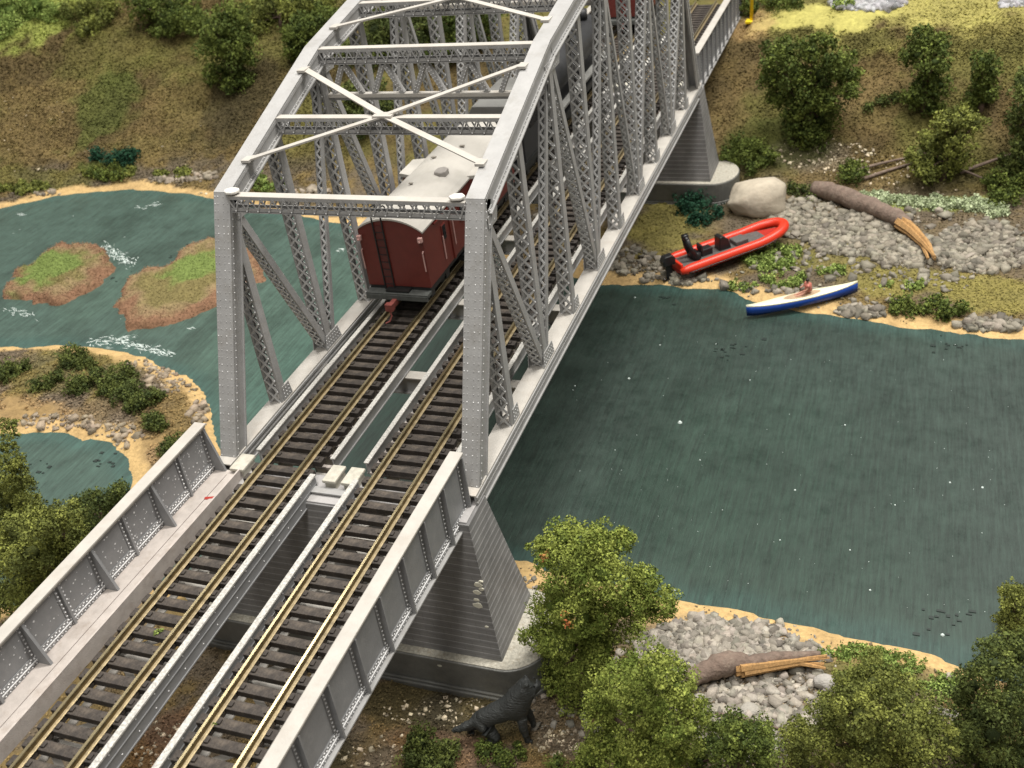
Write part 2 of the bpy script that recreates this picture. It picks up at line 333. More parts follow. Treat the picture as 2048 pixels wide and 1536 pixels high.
ISL = [island('island', [(2, 590), (30, 548), (70, 515), (120, 490), (205, 490), (225, 520), (245, 535), (215, 555), (190, 580), (150, 600), (110, 618), (60, 608), (10, 600)], .5, [(100, 530, 2.6)]),
       island('island', [(232, 590), (250, 560), (300, 545), (350, 515), (400, 485), (470, 480), (530, 530), (535, 562), (470, 590), (420, 625), (330, 655), (250, 668), (236, 655), (248, 635), (230, 615)], .5, [(395, 530, 2.2)])]

# ------------------------------------------------------------------ foam clutter: turf, grit
def tris(P, s, cols, flat=.4, up=None):
    """one small random triangle at every point"""
    n = len(P); s = np.broadcast_to(s, (n,))[:, None]
    nrm = RNG.normal(size=(n, 3))
    if up is not None: nrm = nrm * flat + up
    nrm /= np.linalg.norm(nrm, axis=1, keepdims=True)
    a = np.cross(nrm, RNG.normal(size=(n, 3))); a /= np.linalg.norm(a, axis=1, keepdims=True) + 1e-9; b = np.cross(nrm, a)
    v = np.stack([P + a * s, P - .5 * a * s + .87 * b * s * RNG.uniform(.6, 1.2, (n, 1)), P - .5 * a * s - .87 * b * s * RNG.uniform(.6, 1.2, (n, 1))], 1).reshape(-1, 3)
    return v, np.arange(3 * n).reshape(-1, 3), np.repeat(cols, 3, 0)
def turf(name, polys, size, cmul=(1, 1, 1), lift=.05, fixed=None, jit=.25, label=None, cat=None):
    Pv = []
    for (x0, y0, x1, y1, n) in polys:
        u = RNG.uniform(x0, x1, n); v = RNG.uniform(y0, y1, n); Pv.append(np.stack([u, v], 1))
    P = at_many(np.concatenate(Pv)); P = P[P[:, 2] > ZW + .1]
    if fixed is None:
        c = ground_col(P[:, 0], P[:, 1], P[:, 2]) * V(cmul)
        keep = c[:, 0] < .36; P = P[keep]; c = c[keep]
    else: c = np.broadcast_to(V(fixed), P.shape).copy()
    c = c * RNG.uniform(1 - jit, 1 + jit, (len(P), 1)); P[:, 2] += RNG.uniform(0, lift, len(P)) + .01
    sz = size * np.linalg.norm(P - CP, axis=1) / 40 * RNG.uniform(.6, 1.3, len(P))
    v, f, cc = tris(P, sz, c, .42, V([0, 0, .8])); o = raw(name, v, f, cc, FOAM_L)
    tag(o, label, cat, kind='stuff'); return o
turf('ground_cover', [(0, 0, 700, 410, 60000), (560, 0, 1400, 470, 20000), (1150, 60, 2048, 650, 60000), (1480, 0, 2048, 120, 9000)], .042, (1.12, 1.15, 1.05), .06, label='fine brown and olive foam turf covering the banks', cat='turf')
turf('turf', [(0, 690, 460, 960, 15000), (200, 1250, 1200, 1536, 16000), (1000, 1150, 2048, 1536, 16000), (0, 950, 300, 1536, 4000)], .05, (1.5, 1.45, 1.4), .1, label='coarse earth coloured turf on the near bank', cat='turf')
vs, cs = [], []
for X, Y, Z, col, d in ISL:
    m = (d > .2); idx = RNG.choice(np.flatnonzero(m.ravel()), 7000); j = RNG.uniform(-.06, .06, (7000, 2))
    vs.append(np.stack([X.ravel()[idx] + j[:, 0], Y.ravel()[idx] + j[:, 1], Z.ravel()[idx] + RNG.uniform(0, .1, 7000)], 1)); cs.append(col.reshape(-1, 3)[idx] * RNG.uniform(.75, 1.35, (7000, 1)))
v, f, cc = tris(np.concatenate(vs), .045, np.concatenate(cs), .45, V([0, 0, .8])); tag(raw('island_grass', v, f, cc, FOAM_L), 'ochre and lime grass on the two river islands', 'grass', kind='stuff')
# lime undergrowth clumps: low foliage mats
def clumps(P, r, n, col, jit=.3, size=.05, hi=None):
    """foam foliage: many leaf-sized flakes over the skin of small lumps; returns arrays"""
    P = np.asarray(P, float); r = np.broadcast_to(r, (len(P),)); vs, cs = [], []
    hi = V(col) * 1.35 if hi is None else V(hi)
    A = V([.25, .25, .3])
    for p, rr in zip(P, r):
        k = 22 if rr > .25 else 9; sub = RNG.normal(size=(k, 3)); sub /= np.linalg.norm(sub, axis=1, keepdims=True)
        sc_ = rr * RNG.uniform(.35, .95, (k, 1)); cen = p + sub * sc_; sr = rr * RNG.uniform(.22, .48, k)
        nn = max(8, int(n * (rr ** 2) / k)); d = RNG.normal(size=(k, nn, 3)); d /= np.linalg.norm(d, axis=2, keepdims=True)
        out = (d * sub[:, None]).sum(2) > -.55
        Q = cen[:, None] + d * sr[:, None, None] * RNG.uniform(.62, 1.15, (k, nn, 1)); Q = Q[out]; d = d[out]
        tone = np.repeat(RNG.uniform(0, 1, k)[:, None], nn, 1)[out]
        c = V(col) * (1 - tone[:, None]) + hi * tone[:, None]; c = c * RNG.uniform(1 - jit, 1 + jit, (len(Q), 1))
        vs.append((Q, d)); cs.append(c)
    Q = np.concatenate([a for a, b in vs]); D = np.concatenate([b for a, b in vs])
    return tris(Q, size * RNG.uniform(.6, 1.35, len(Q)), np.concatenate(cs), .75, D)
ICO = None
def ico():
    global ICO
    if ICO is None:
        t = (1 + 5 ** .5) / 2; v = V([(-1, t, 0), (1, t, 0), (-1, -t, 0), (1, -t, 0), (0, -1, t), (0, 1, t), (0, -1, -t), (0, 1, -t), (t, 0, -1), (t, 0, 1), (-t, 0, -1), (-t, 0, 1)], ); v = v / np.linalg.norm(v[0])
        f = V([(0, 11, 5), (0, 5, 1), (0, 1, 7), (0, 7, 10), (0, 10, 11), (1, 5, 9), (5, 11, 4), (11, 10, 2), (10, 7, 6), (7, 1, 8), (3, 9, 4), (3, 4, 2), (3, 2, 6), (3, 6, 8), (3, 8, 9), (4, 9, 5), (2, 4, 11), (6, 2, 10), (8, 6, 7), (9, 8, 1)], )
        ICO = (v, f)
    return ICO
def crown_mesh(name, P, r, col, parent, n=900, size=.05, hi=None, spots=None):
    v, f, c = clumps(P, r, n, col, size=size, hi=hi)
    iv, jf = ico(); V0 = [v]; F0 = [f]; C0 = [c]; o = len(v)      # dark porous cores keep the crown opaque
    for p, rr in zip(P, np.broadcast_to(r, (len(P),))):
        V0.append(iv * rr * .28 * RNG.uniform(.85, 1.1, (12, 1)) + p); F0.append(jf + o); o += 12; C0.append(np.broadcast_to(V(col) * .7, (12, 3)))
    V0 = np.concatenate(V0); F0 = np.concatenate(F0); C0 = np.concatenate(C0).copy()
    for (su, sv, sr, scol) in (spots or []):       # a tinted patch on the skin of the crown
        W0 = V0 + (V(parent.location) if parent else 0); q = (W0 - CP) @ RM.T; pu = 1024 + FP * q[:, 0] / q[:, 2]; pv = 768 + FP * q[:, 1] / q[:, 2]
        near = np.hypot(pu - su, pv - sv) < 10
        if not near.any(): continue
        cpt = W0[near][np.argmin(q[near, 2])]; m = np.linalg.norm((W0 - cpt) * V([1, 1, .55]), axis=1) < sr; m &= np.repeat(RNG.random(len(V0) // 3 + 1) < .8, 3)[:len(V0)]; C0[m] = V(scol) * RNG.uniform(.7, 1.2, (m.sum(), 1))
    return raw(name, V0, F0, C0, FOAM_L, parent)
BARK = mat('bark', (.10, .065, .045), .85, noise=.35, scale=6, bump=.8, bscale=14, stretch=(1, 1, .4))
GREENS = dict(a=((.10, .14, .022), (.27, .31, .065)), b=((.05, .075, .016), (.145, .18, .035)), c=((.045, .064, .018), (.125, .15, .035)), d=((.010, .045, .024), (.02, .07, .035)), e=((.11, .17, .035), (.3, .38, .1)), f=((.085, .10, .024), (.23, .25, .055)))
def tree(label, cl, y_unused, kind='a', cat='tree', group=None, name='foam_tree', size=None, n=900, dy=.8, spots=None, trunk=True, gp=None):
    """cl: (u, v, radius in photo px[, depth offset]) ; y: depth of the trunk. Crown lumps get real depth, spread around the trunk"""
    P, R = [], []; vb = max(c[1] + c[2] * .4 for c in cl); ub = sum(c[0] for c in cl) / len(cl)
    gb = at(ub, vb); y = float(gb[1]) - .3; fat = 1.12
    for c in cl:
        off = c[3] if len(c) > 3 else RNG.uniform(-dy, dy)
        p = aty(c[0], c[1], y + off); P.append(p); R.append(fat * c[2] / pxscale(p))
        q = p + V([RNG.uniform(-.4, .4) * R[-1], R[-1] * 1.1, -R[-1] * .5]); P.append(q); R.append(R[-1] * .85)      # the far side of the crown
    P = V(P); R = V(R)
    cen = P.mean(0); b = V([cen[0], y + .3, 0]); b[2] = float(Hs(b[0], b[1]))
    P[:, 2] = np.maximum(P[:, 2], Hs(P[:, 0], P[:, 1]) + .15)
    lo, hi = GREENS[kind]; sz = size or .055
    o = empty(name, tuple(b), label=label, cat=cat, group=group or ('foam trees on the near bank' if y < 20 else 'foam trees on the far bank slopes'))
    crown_mesh('crown', P - b, R, lo, o, n=n, size=sz, hi=hi, spots=spots)
    if trunk:
        m = MB(); top = cen - b; top[2] = max(top[2], .5)
        th = .12 + .03 * top[2]
        m.tube([(0, 0, -.3), (0.02, .03, top[2] * .3), top * V([.4, .4, .65]), top * V([.9, .9, 1.05])], [th * 1.25, th, th * .8, th * .4], 8)
        for k in range(0, len(P), max(1, len(P) // 7)):
            q = P[k] - b; s0 = top * V([.4, .4, .6]); m.tube([s0, (s0 + q) / 2 + V([0, 0, .1]), q], [th * .45, th * .3, th * .12], 6)
        m.build('trunk', BARK, o, True)
    return o
def bush(label, cl, kind='b', cat='bush', group=None, size=None, n=900, name='foam_bush'):
    P, R = [], []
    for (u, v, r) in cl:
        p = at(u, v + r * .6); s = r / pxscale(p); p = p + V([0, 0, s * .55]); P.append(p); R.append(s * 1.15)
        P.append(p + V([RNG.uniform(-.6, .6), RNG.uniform(0, .7), RNG.uniform(-.3, .25)]) * s); R.append(s * .8)
    P = V(P); R = V(R); b = P.mean(0); b[2] = float(Hs(b[0], b[1])); lo, hi = GREENS[kind]
    o = crown_mesh(name, P - b, R, lo, None, n=n, size=size or .05, hi=hi); o.location = b
    tag(o, label, cat, group or ('foam bushes on the near bank' if b[1] < 20 else 'foam bushes on the far bank')); return o

# near trees on the front bank
fr = atz(1115, 1245, -5)
tree('tall bright green tree with one orange patch, beside the near pier', [(1125, 1082, 38, .3), (1190, 1090, 40, -.2), (1085, 1105, 30, .4), (1235, 1085, 26, .2), (1130, 1140, 48, -.3), (1205, 1150, 52, -.8), (1272, 1165, 38, .9), (1308, 1215, 34, 1.), (1250, 1222, 46, .2), (1105, 1215, 46, .3), (1165, 1235, 52, -1.), (1082, 1275, 42, .4), (1138, 1292, 52, -.7), (1205, 1285, 46, -.3), (1112, 1345, 36, .6), (1180, 1340, 44, -.6), (1150, 1390, 40, .2)], -3.6, 'a', size=.044, n=6200,
     spots=[(1116, 1250, .30, (.42, .13, .05)), (1074, 1103, .2, (.34, .16, .05))], gp=(7.9, -3.0, 0))
tree('broad light green tree left of the split log', [(1228, 1358, 40), (1300, 1342, 44), (1355, 1375, 38), (1200, 1415, 40), (1270, 1415, 50, -1), (1340, 1435, 46, -.8), (1385, 1430, 30), (1215, 1480, 44), (1290, 1490, 50, -1), (1355, 1500, 44), (1180, 1520, 36), (1240, 1536, 50, -.6), (1320, 1550, 50)], -6.0, 'a', size=.042, n=6200, gp=(11.0, -5.2, 0))
tree('dark low tree between the two light green trees', [(1430, 1480, 36), (1480, 1470, 34), (1530, 1490, 38), (1460, 1520, 40), (1520, 1535, 40), (1400, 1525, 30)], -4.6, 'b', size=.042, n=5600, gp=(13.2, -4.2, 0))
tree('mid green tree in front of the green undergrowth, right of the split log', [(1745, 1365, 44), (1690, 1385, 36), (1800, 1390, 40), (1655, 1430, 36), (1720, 1430, 52, -1), (1790, 1450, 50, -.8), (1850, 1440, 34), (1600, 1480, 32), (1660, 1490, 44), (1740, 1500, 50, -1), (1830, 1510, 46), (1610, 1530, 40), (1890, 1480, 30), (1700, 1545, 50), (1790, 1550, 50)], -4.2, 'f', size=.042, n=6200, gp=(16.8, -3.6, 0))
tree('dark green tree filling the bottom right corner', [(1990, 1330, 40), (2040, 1310, 40), (1950, 1370, 38), (2010, 1400, 52, -.8), (1935, 1430, 42), (1985, 1470, 52, -.8), (2045, 1450, 50), (1920, 1500, 44), (1970, 1535, 50), (2040, 1525, 50)], -3.4, 'c', size=.042, n=5600, gp=(20.0, -2.4, 0))
tree('tree at the right edge above the dark corner tree', [(2030, 1195, 28), (2045, 1230, 34), (2010, 1240, 24), (2035, 1275, 36), (2060, 1300, 36)], 1.0, 'f', size=.042, n=5600, gp=(21.2, 1.4, 0))
bush('dark green bush between the near girder and the black dog', [(850, 1480, 34), (890, 1500, 28), (830, 1515, 30), (875, 1530, 28)], 'c', size=.045, n=5000)
bush('small green bush at the black dog\'s hind foot', [(975, 1500, 26), (1010, 1510, 24), (1040, 1500, 18)], 'b', size=.04, n=5000)
bush('tiny green bush at the bottom edge below the dog', [(1110, 1530, 22), (1150, 1538, 22)], 'b', size=.04, n=5000)
# left near trees
tree('big yellow green tree at the left edge beside the girder', [(30, 1065, 44), (80, 1045, 38), (120, 1075, 34), (10, 1110, 44), (65, 1105, 50, -.8), (115, 1125, 40), (40, 1160, 48), (90, 1180, 40), (10, 1200, 44), (60, 1225, 36), (140, 1150, 26)], 1.2, 'f', size=.05, n=4600, gp=(-16.3, .8, 0))
tree('dark green tree behind the girder below the pool', [(232, 985, 22), (200, 1000, 26), (165, 1010, 26), (190, 1040, 30), (150, 1050, 28), (225, 1020, 24), (130, 1035, 22)], 4.2, 'c', size=.05, n=4600, gp=(-15.2, 3.6, 0))
tree('ragged tree at the left edge in front of the pool', [(5, 850, 14), (14, 872, 12), (5, 900, 16), (20, 925, 18), (5, 950, 26), (30, 970, 22), (5, 990, 28), (45, 1005, 18), (25, 1010, 26), (0, 1030, 34), (40, 1040, 30)], 3.4, 'f', trunk=False, size=.05, n=4600, gp=(-20.5, 3.2, 0))
# peninsula bushes
for i, (lab, cl) in enumerate([
    ('round olive bush nearest the shore of the peninsula', [(155, 710, 26), (175, 722, 20), (140, 725, 18)]),
    ('olive bush at the far left end of the peninsula', [(20, 738, 24), (45, 732, 18), (5, 752, 20)]),
    ('small olive bush behind the blue tinged stones', [(90, 765, 18), (70, 770, 14), (112, 756, 16)]),
    ('wide olive bush in the middle of the peninsula row', [(165, 765, 22), (200, 760, 24), (215, 780, 18), (150, 775, 18)]),
    ('tallest dark bush in the middle of the peninsula', [(250, 745, 24), (265, 775, 26), (250, 790, 22), (235, 765, 20)]),
    ('olive bush right of the tallest peninsula bush', [(295, 795, 22), (280, 810, 20), (318, 790, 14), (262, 815, 14)]),
    ('lone bush in front of the peninsula row', [(305, 840, 22), (322, 850, 16)]),
    ('dark green shrub tucked behind the near girder end', [(345, 888, 20), (365, 880, 18), (335, 900, 16)])]):
    bush(lab, cl, 'c', group='bushes on the peninsula', size=.06, n=3000)
# far bank right
tree('large dark tree right of the far pier with a wide flat crown', [(1545, 115, 28), (1580, 100, 28), (1625, 100, 26), (1650, 80, 18), (1675, 120, 32), (1700, 150, 26), (1540, 155, 28), (1590, 145, 34), (1640, 150, 36), (1560, 190, 26), (1610, 195, 34), (1655, 200, 32), (1700, 180, 20), (1590, 235, 28), (1640, 240, 34), (1625, 275, 26), (1600, 265, 24)], 40.5, 'b', size=.095, n=1100, gp=tuple(at(1632, 318)))
tree('tall slender dark tree on the right slope', [(1845, 75, 24), (1875, 85, 22), (1835, 110, 26), (1870, 125, 28), (1850, 155, 28), (1830, 190, 26), (1880, 170, 24), (1855, 215, 28)], 41.5, 'b', size=.095, n=1100, gp=tuple(at(1850, 340)))
tree('bushy two lobed tree in lighter olive green above the sticks', [(1925, 230, 26), (1895, 245, 28), (1955, 245, 20), (1875, 275, 28), (1915, 280, 30), (1840, 305, 26), (1880, 315, 30), (1920, 320, 22), (1850, 345, 24), (1890, 350, 22)], 38.5, 'f', size=.095, n=1100, gp=tuple(at(1870, 365)))  # whole crown in the lighter olive foam tone
tree('narrow dark tree highest on the right slope', [(1965, 120, 22), (1985, 140, 20), (1960, 155, 22), (1975, 185, 24), (1950, 200, 22), (1965, 215, 20)], 44, 'b', size=.095, n=1100, gp=tuple(at(1965, 250)))
tree('dark tree cut by the right edge of the picture', [(2045, 160, 24), (2055, 200, 30), (2050, 240, 28), (2045, 290, 26), (2050, 330, 26)], 38, 'c', size=.095, n=1100, gp=tuple(at(2046, 380)))
for lab, cl, k in [('low green bush beside the far pier shaft', [(1470, 290, 26), (1500, 300, 30), (1530, 315, 24), (1460, 315, 22), (1500, 325, 24)], 'b'),
    ('small bush at the end of the sticks', [(1700, 335, 20), (1715, 350, 20), (1690, 355, 16)], 'b'),
    ('deep teal green bush at the far pier footing', [(1375, 395, 24), (1405, 400, 20), (1400, 430, 26), (1430, 425, 18), (1375, 415, 20)], 'd'),
    ('small dark bush behind the large pale boulder', [(1580, 372, 16), (1605, 380, 16), (1620, 395, 12)], 'c'),
    ('dark bush beside the pale moss at the right edge', [(1990, 365, 26), (2015, 390, 24), (2035, 365, 26), (1995, 400, 20)], 'b'),
    ('dark round bush above the right edge stones', [(2010, 330, 20), (2030, 345, 20)], 'c'),
    ('blue green bush left of its twin by the canoe', [(1805, 605, 22), (1820, 620, 16), (1790, 620, 12)], 'b'),
    ('larger blue green bush by the canoe, right of the small one', [(1870, 605, 22), (1895, 620, 22), (1925, 615, 18), (1885, 632, 14), (1850, 618, 14)], 'b'),
    ('dark green tuft on the middle of the right slope', [(1760, 205, 14), (1785, 200, 14), (1735, 215, 12)], 'c'),
    ('round bush on the path near the yellow post', [(1510, 10, 26), (1545, 5, 26), (1590, 5, 22)], 'b'),
    ('small green bush beside the grey gravel heap', [(1680, 8, 14), (1700, 5, 10)], 'e')]:
    bush(lab, cl, k, size=.08, n=1300)
# far bank left
for lab, cl, y, k in [
    ('dark green tree hanging down the left bank slope', [(430, 55, 34), (470, 70, 32), (420, 95, 30), (460, 110, 32), (440, 140, 26), (470, 165, 26), (450, 30, 32), (420, 150, 18)], 52, 'b'),
    ('tree at the top edge left of the hanging tree', [(340, 10, 34), (300, 25, 30), (370, 40, 30), (330, 50, 30), (270, 5, 26)], 56, 'b'),
    ('bushy tree behind the left portal top', [(600, 55, 34), (640, 40, 34), (580, 85, 26), (620, 85, 30), (655, 75, 26), (590, 110, 16)], 53, 'b'),
    ('tree at the top edge above the left top chord', [(540, 10, 36), (500, 25, 30), (580, 5, 34), (520, 45, 24), (620, 0, 36)], 57, 'f'),
    ('dark tree seen through the truss behind the top struts', [(750, 60, 40), (790, 30, 40), (820, 80, 40), (760, 110, 36), (700, 100, 30), (850, 50, 36)], 55, 'c'),
    ('tree behind the far left truss panels', [(900, 40, 36), (940, 60, 36), (900, 90, 36), (960, 20, 34), (870, 120, 30)], 56, 'b'),
    ('dark green tree low behind the second truss panel', [(700, 200, 34), (740, 190, 34), (720, 240, 30), (760, 230, 30)], 46, 'c')]:  # last crown in the dark green foam tone
    tree(lab, cl, y, k, size=.11, n=800)
for lab, cl, k in [('lime green bush in the top left corner', [(30, 20, 40), (80, 10, 36), (10, 50, 30), (120, 25, 24)], 'e'),
    ('olive bush right of the lime corner bush', [(165, 20, 30), (210, 25, 30), (180, 60, 24)], 'f'),
    ('flat dark teal shrub low on the left slope', [(200, 308, 16), (225, 315, 18), (255, 312, 18), (272, 310, 12)], 'd'),
    ('green shrub just above the left far shore', [(210, 350, 16), (235, 345, 18), (190, 345, 12)], 'b'),
    ('light green shrub behind the left end post', [(510, 365, 18), (535, 372, 16), (560, 370, 14)], 'e')]:
    bush(lab, cl, k, size=.1, n=1000)
def mat_of_green(name, label, regions, kind, size, r=.3):
    """low creeping foliage nobody could count"""
    P = []
    for (u, v, ru, rv, n) in regions:
        a = RNG.uniform(0, 2 * math.pi, n); q = np.sqrt(RNG.random(n)); P.append(np.stack([u + ru * q * np.cos(a), v + rv * q * np.sin(a)], 1))
    P = at_many(np.concatenate(P)); P = P[P[:, 2] > ZW + .08]; P[:, 2] += .05
    lo, hi = GREENS[kind]; v, f, c = clumps(P, r * RNG.uniform(.5, 1.1, len(P)), 2500, lo, size=size, hi=hi)
    return tag(raw(name, v, f, c, FOAM_L), label, 'ground foliage', kind='stuff')
mat_of_green('undergrowth', 'bright green undergrowth on the far right bank below the boat', [(1545, 515, 60, 28, 60), (1480, 575, 40, 10, 10), (1560, 565, 50, 12, 24), (1660, 545, 30, 10, 12), (1800, 570, 60, 8, 6)], 'e', .07, .34)
mat_of_green('undergrowth', 'bright green undergrowth on the near shore right of the split log', [(1720, 1310, 50, 18, 60), (1790, 1330, 60, 22, 70), (1890, 1380, 50, 28, 60), (1650, 1310, 12, 6, 6)], 'e', .045, .2)
PALE = GREENS['e']; GREENS['p'] = ((.30, .36, .2), (.5, .56, .36))
mat_of_green('pale_moss', 'pale green moss strip at the foot of the right slope', [(1760, 400, 50, 10, 40), (1850, 408, 70, 12, 70), (1940, 412, 50, 10, 40), (1990, 425, 30, 10, 16)], 'p', .08, .3)
mat_of_green('island_foliage', 'lime foliage tufts along the left far shore', [(60, 380, 60, 8, 26), (210, 350, 60, 10, 20), (350, 350, 60, 8, 10)], 'f', .1, .45)

# ------------------------------------------------------------------ rocks
def rocks(name, P, s, col, label, cat, kind='stuff', flat=.7, jit=.45):
    iv = V([(-1, -1, -1), (1, -1, -1), (1, 1, -1), (-1, 1, -1), (-1, -1, 1), (1, -1, 1), (1, 1, 1), (-1, 1, 1), (0, 0, 1.25), (1.2, 0, 0), (0, -1.2, 0), (-1.2, 0, 0)]) * .62
    jf = V([(4, 5, 8), (5, 6, 8), (6, 7, 8), (7, 4, 8), (5, 1, 9), (1, 2, 9), (2, 6, 9), (6, 5, 9), (0, 1, 10), (1, 5, 10), (5, 4, 10), (4, 0, 10), (3, 0, 11), (0, 4, 11), (4, 7, 11), (7, 3, 11), (2, 3, 7), (2, 7, 6)]); n = len(P)
    Vv = np.repeat(iv[None], n, 0) + RNG.uniform(-.3, .3, (n, 12, 3))
    S = s[:, None, None] * RNG.uniform(.55, 1.45, (n, 1, 3)) * V([1, 1, flat]); Vv = Vv * S
    a = RNG.uniform(0, 6.28, n); ca, sa = np.cos(a), np.sin(a); tl = RNG.uniform(-.5, .5, n); ct, st = np.cos(tl), np.sin(tl)
    x, y, z = Vv[..., 0], Vv[..., 1], Vv[..., 2]; y, z = y * ct[:, None] - z * st[:, None], y * st[:, None] + z * ct[:, None]
    x, y = x * ca[:, None] - y * sa[:, None], x * sa[:, None] + y * ca[:, None]
    Vv = np.stack([x, y, z], -1) + P[:, None]
    F = (jf[None] + 12 * np.arange(n)[:, None, None]).reshape(-1, 3)
    c = V(col) * RNG.uniform(1 - jit, 1 + jit, (n, 1)) * (1 + RNG.uniform(-.025, .025, (n, 3)))
    return tag(raw(name, Vv.reshape(-1, 3), F, np.repeat(c, 12, 0), ROCKM), label, cat, kind=kind)
def scatter(regs, smin, smax, lift=.25):
    P, S = [], []
    for (u, v, ru, rv, n) in regs:
        a = RNG.uniform(0, 2 * math.pi, n); q = np.sqrt(RNG.random(n)); P.append(np.stack([u + ru * q * np.cos(a), v + rv * q * np.sin(a)], 1)); S.append(smin + (smax - smin) * RNG.random(n) ** 3.2)
    S = np.concatenate(S); P = at_many(np.concatenate(P)); k = P[:, 2] > ZW + .05; P = P[k]; S = S[k]; P[:, 2] += S * lift; return P, S
P, S = scatter([(1380, 1300, 110, 55, 1200), (1480, 1290, 120, 45, 800), (1560, 1400, 150, 60, 760), (1460, 1440, 90, 60, 520), (1560, 1460, 60, 40, 260), (1600, 1310, 60, 20, 160), (1880, 1440, 30, 20, 60), (1060, 1210, 20, 60, 70), (1500, 1500, 90, 30, 200), (1420, 1290, 120, 50, 700), (1450, 1340, 230, 110, 420), (1250, 1420, 240, 60, 160)], .045, .23)
rocks('gravel', P, S, (.26, .236, .198), 'grey stone chippings heaped on the near right bank', 'gravel')
P, S = scatter([(1600, 440, 60, 40, 650), (1700, 470, 90, 45, 1200), (1810, 500, 80, 34, 850), (1960, 500, 100, 48, 1300), (1650, 400, 40, 22, 140), (1800, 490, 280, 75, 420), (1650, 560, 300, 60, 160), (1270, 525, 60, 26, 230), (1345, 560, 60, 12, 90), (1720, 625, 50, 14, 160), (1980, 650, 70, 12, 200), (1600, 583, 70, 5, 60), (1470, 578, 40, 8, 30), (1900, 560, 60, 8, 20), (1000, 400, 60, 40, 120), (1090, 420, 50, 50, 120)], .07, .31)
rocks('gravel', P, S, (.215, .195, .155), 'grey broken stones along the far right bank', 'gravel')
P, S = scatter([(390, 355, 50, 9, 60), (330, 362, 40, 5, 20), (70, 388, 50, 4, 10), (640, 390, 60, 16, 50)], .12, .42)
rocks('shore_stones', P, S, (.26, .22, .17), 'pale stones on the left far shore', 'gravel')
P, S = scatter([(110, 845, 90, 16, 110), (230, 870, 60, 30, 110), (350, 760, 60, 30, 120), (400, 830, 26, 26, 60), (300, 730, 50, 14, 40)], .07, .26)
rocks('shore_stones', P, S, (.27, .22, .16), 'brown grey stones around the peninsula', 'gravel')
P, S = scatter([(1640, 310, 110, 34, 190), (1740, 340, 120, 30, 120), (880, 1425, 120, 30, 90), (1130, 1490, 60, 30, 80), (760, 1500, 120, 40, 50), (330, 1500, 60, 60, 80), (80, 280, 120, 100, 40), (400, 330, 150, 80, 30), (1850, 400, 100, 40, 50), (1430, 1330, 80, 50, 60)], .035, .12)
rocks('light_chips', P, S, (.55, .47, .34), 'scattered pale wood and plaster chips', 'debris')
P, S = scatter([(1450, 1240, 160, 26, 60), (1700, 1300, 120, 22, 50), (1350, 1215, 60, 12, 14), (1080, 1150, 50, 20, 20), (1850, 1345, 60, 20, 30), (1750, 650, 140, 8, 24), (200, 395, 180, 5, 20), (400, 780, 20, 40, 16)], .025, .09)
rocks('sand_bits', P, S, (.16, .12, .07), 'small brown bits strewn on the sand strips', 'debris')
P, S = scatter([(1750, 8, 60, 14, 260), (1700, 14, 40, 8, 80), (2030, 8, 30, 8, 60)], .12, .4)
rocks('gravel_heap', P, S, (.3, .3, .31), 'blue grey gravel heap beside the yellow path', 'gravel')
def boulder(label, u, v, ru, rv, col=(.42, .37, .29), sq=.8, name='boulder', seed=1):
    import bmesh
    p = at(u, v + rv * .5); s = ru / pxscale(p); bm = bmesh.new(); bmesh.ops.create_icosphere(bm, subdivisions=4, radius=1)
    rg = np.random.default_rng(seed); K = rg.normal(size=(14, 3)); K /= np.linalg.norm(K, axis=1, keepdims=True); h = rg.uniform(.72, .98, 14)
    for q in bm.verts:
        w = V(q.co); d = w @ K.T
        for i in range(14):
            if d[i] > h[i]: w = w - K[i] * (d[i] - h[i]) * .85
        w = w * (1 + .05 * (fbm(w[0:1] * 3 + 5, w[1:2] * 3 + w[2] * 2, .6, 3)[0] - .5)); q.co = w
    me = bpy.data.meshes.new(name); bm.to_mesh(me); bm.free()
    me.polygons.foreach_set('use_smooth', [True] * len(me.polygons))
    o = bpy.data.objects.new(name, me); COL.objects.link(o); o.location = p + V([0, .3 * s, s * sq * .35]); o.scale = (s, s * .75, s * sq); o.rotation_euler.z = .3
    me.materials.append(mat('boulder_stone', col, .9, noise=.2, scale=2.5, bump=.8, bscale=6, dirt=(.2, .16, .11), dirtamt=.5)); tag(o, label, 'boulder', 'larger stones on the banks'); return o
boulder('huge pale boulder beside the far pier footing', 1512, 405, 66, 44, seed=3)
boulder('pale angular stone under the tip of the split log', 1648, 1368, 26, 22, (.36, .34, .31), seed=5)
boulder('dark stone between the tree and the split log end', 1660, 1425, 22, 16, (.2, .19, .18), seed=6)
boulder('flat grey stone at the lower end of the gravel slope', 1495, 1425, 26, 11, (.34, .32, .28), .5, seed=7)
boulder('round pale stone on the sand right of the undergrowth', 1897, 1353, 12, 11, (.45, .4, .32), seed=8)
boulder('upright stone above the split log', 1435, 1318, 16, 20, (.33, .3, .27), seed=9)

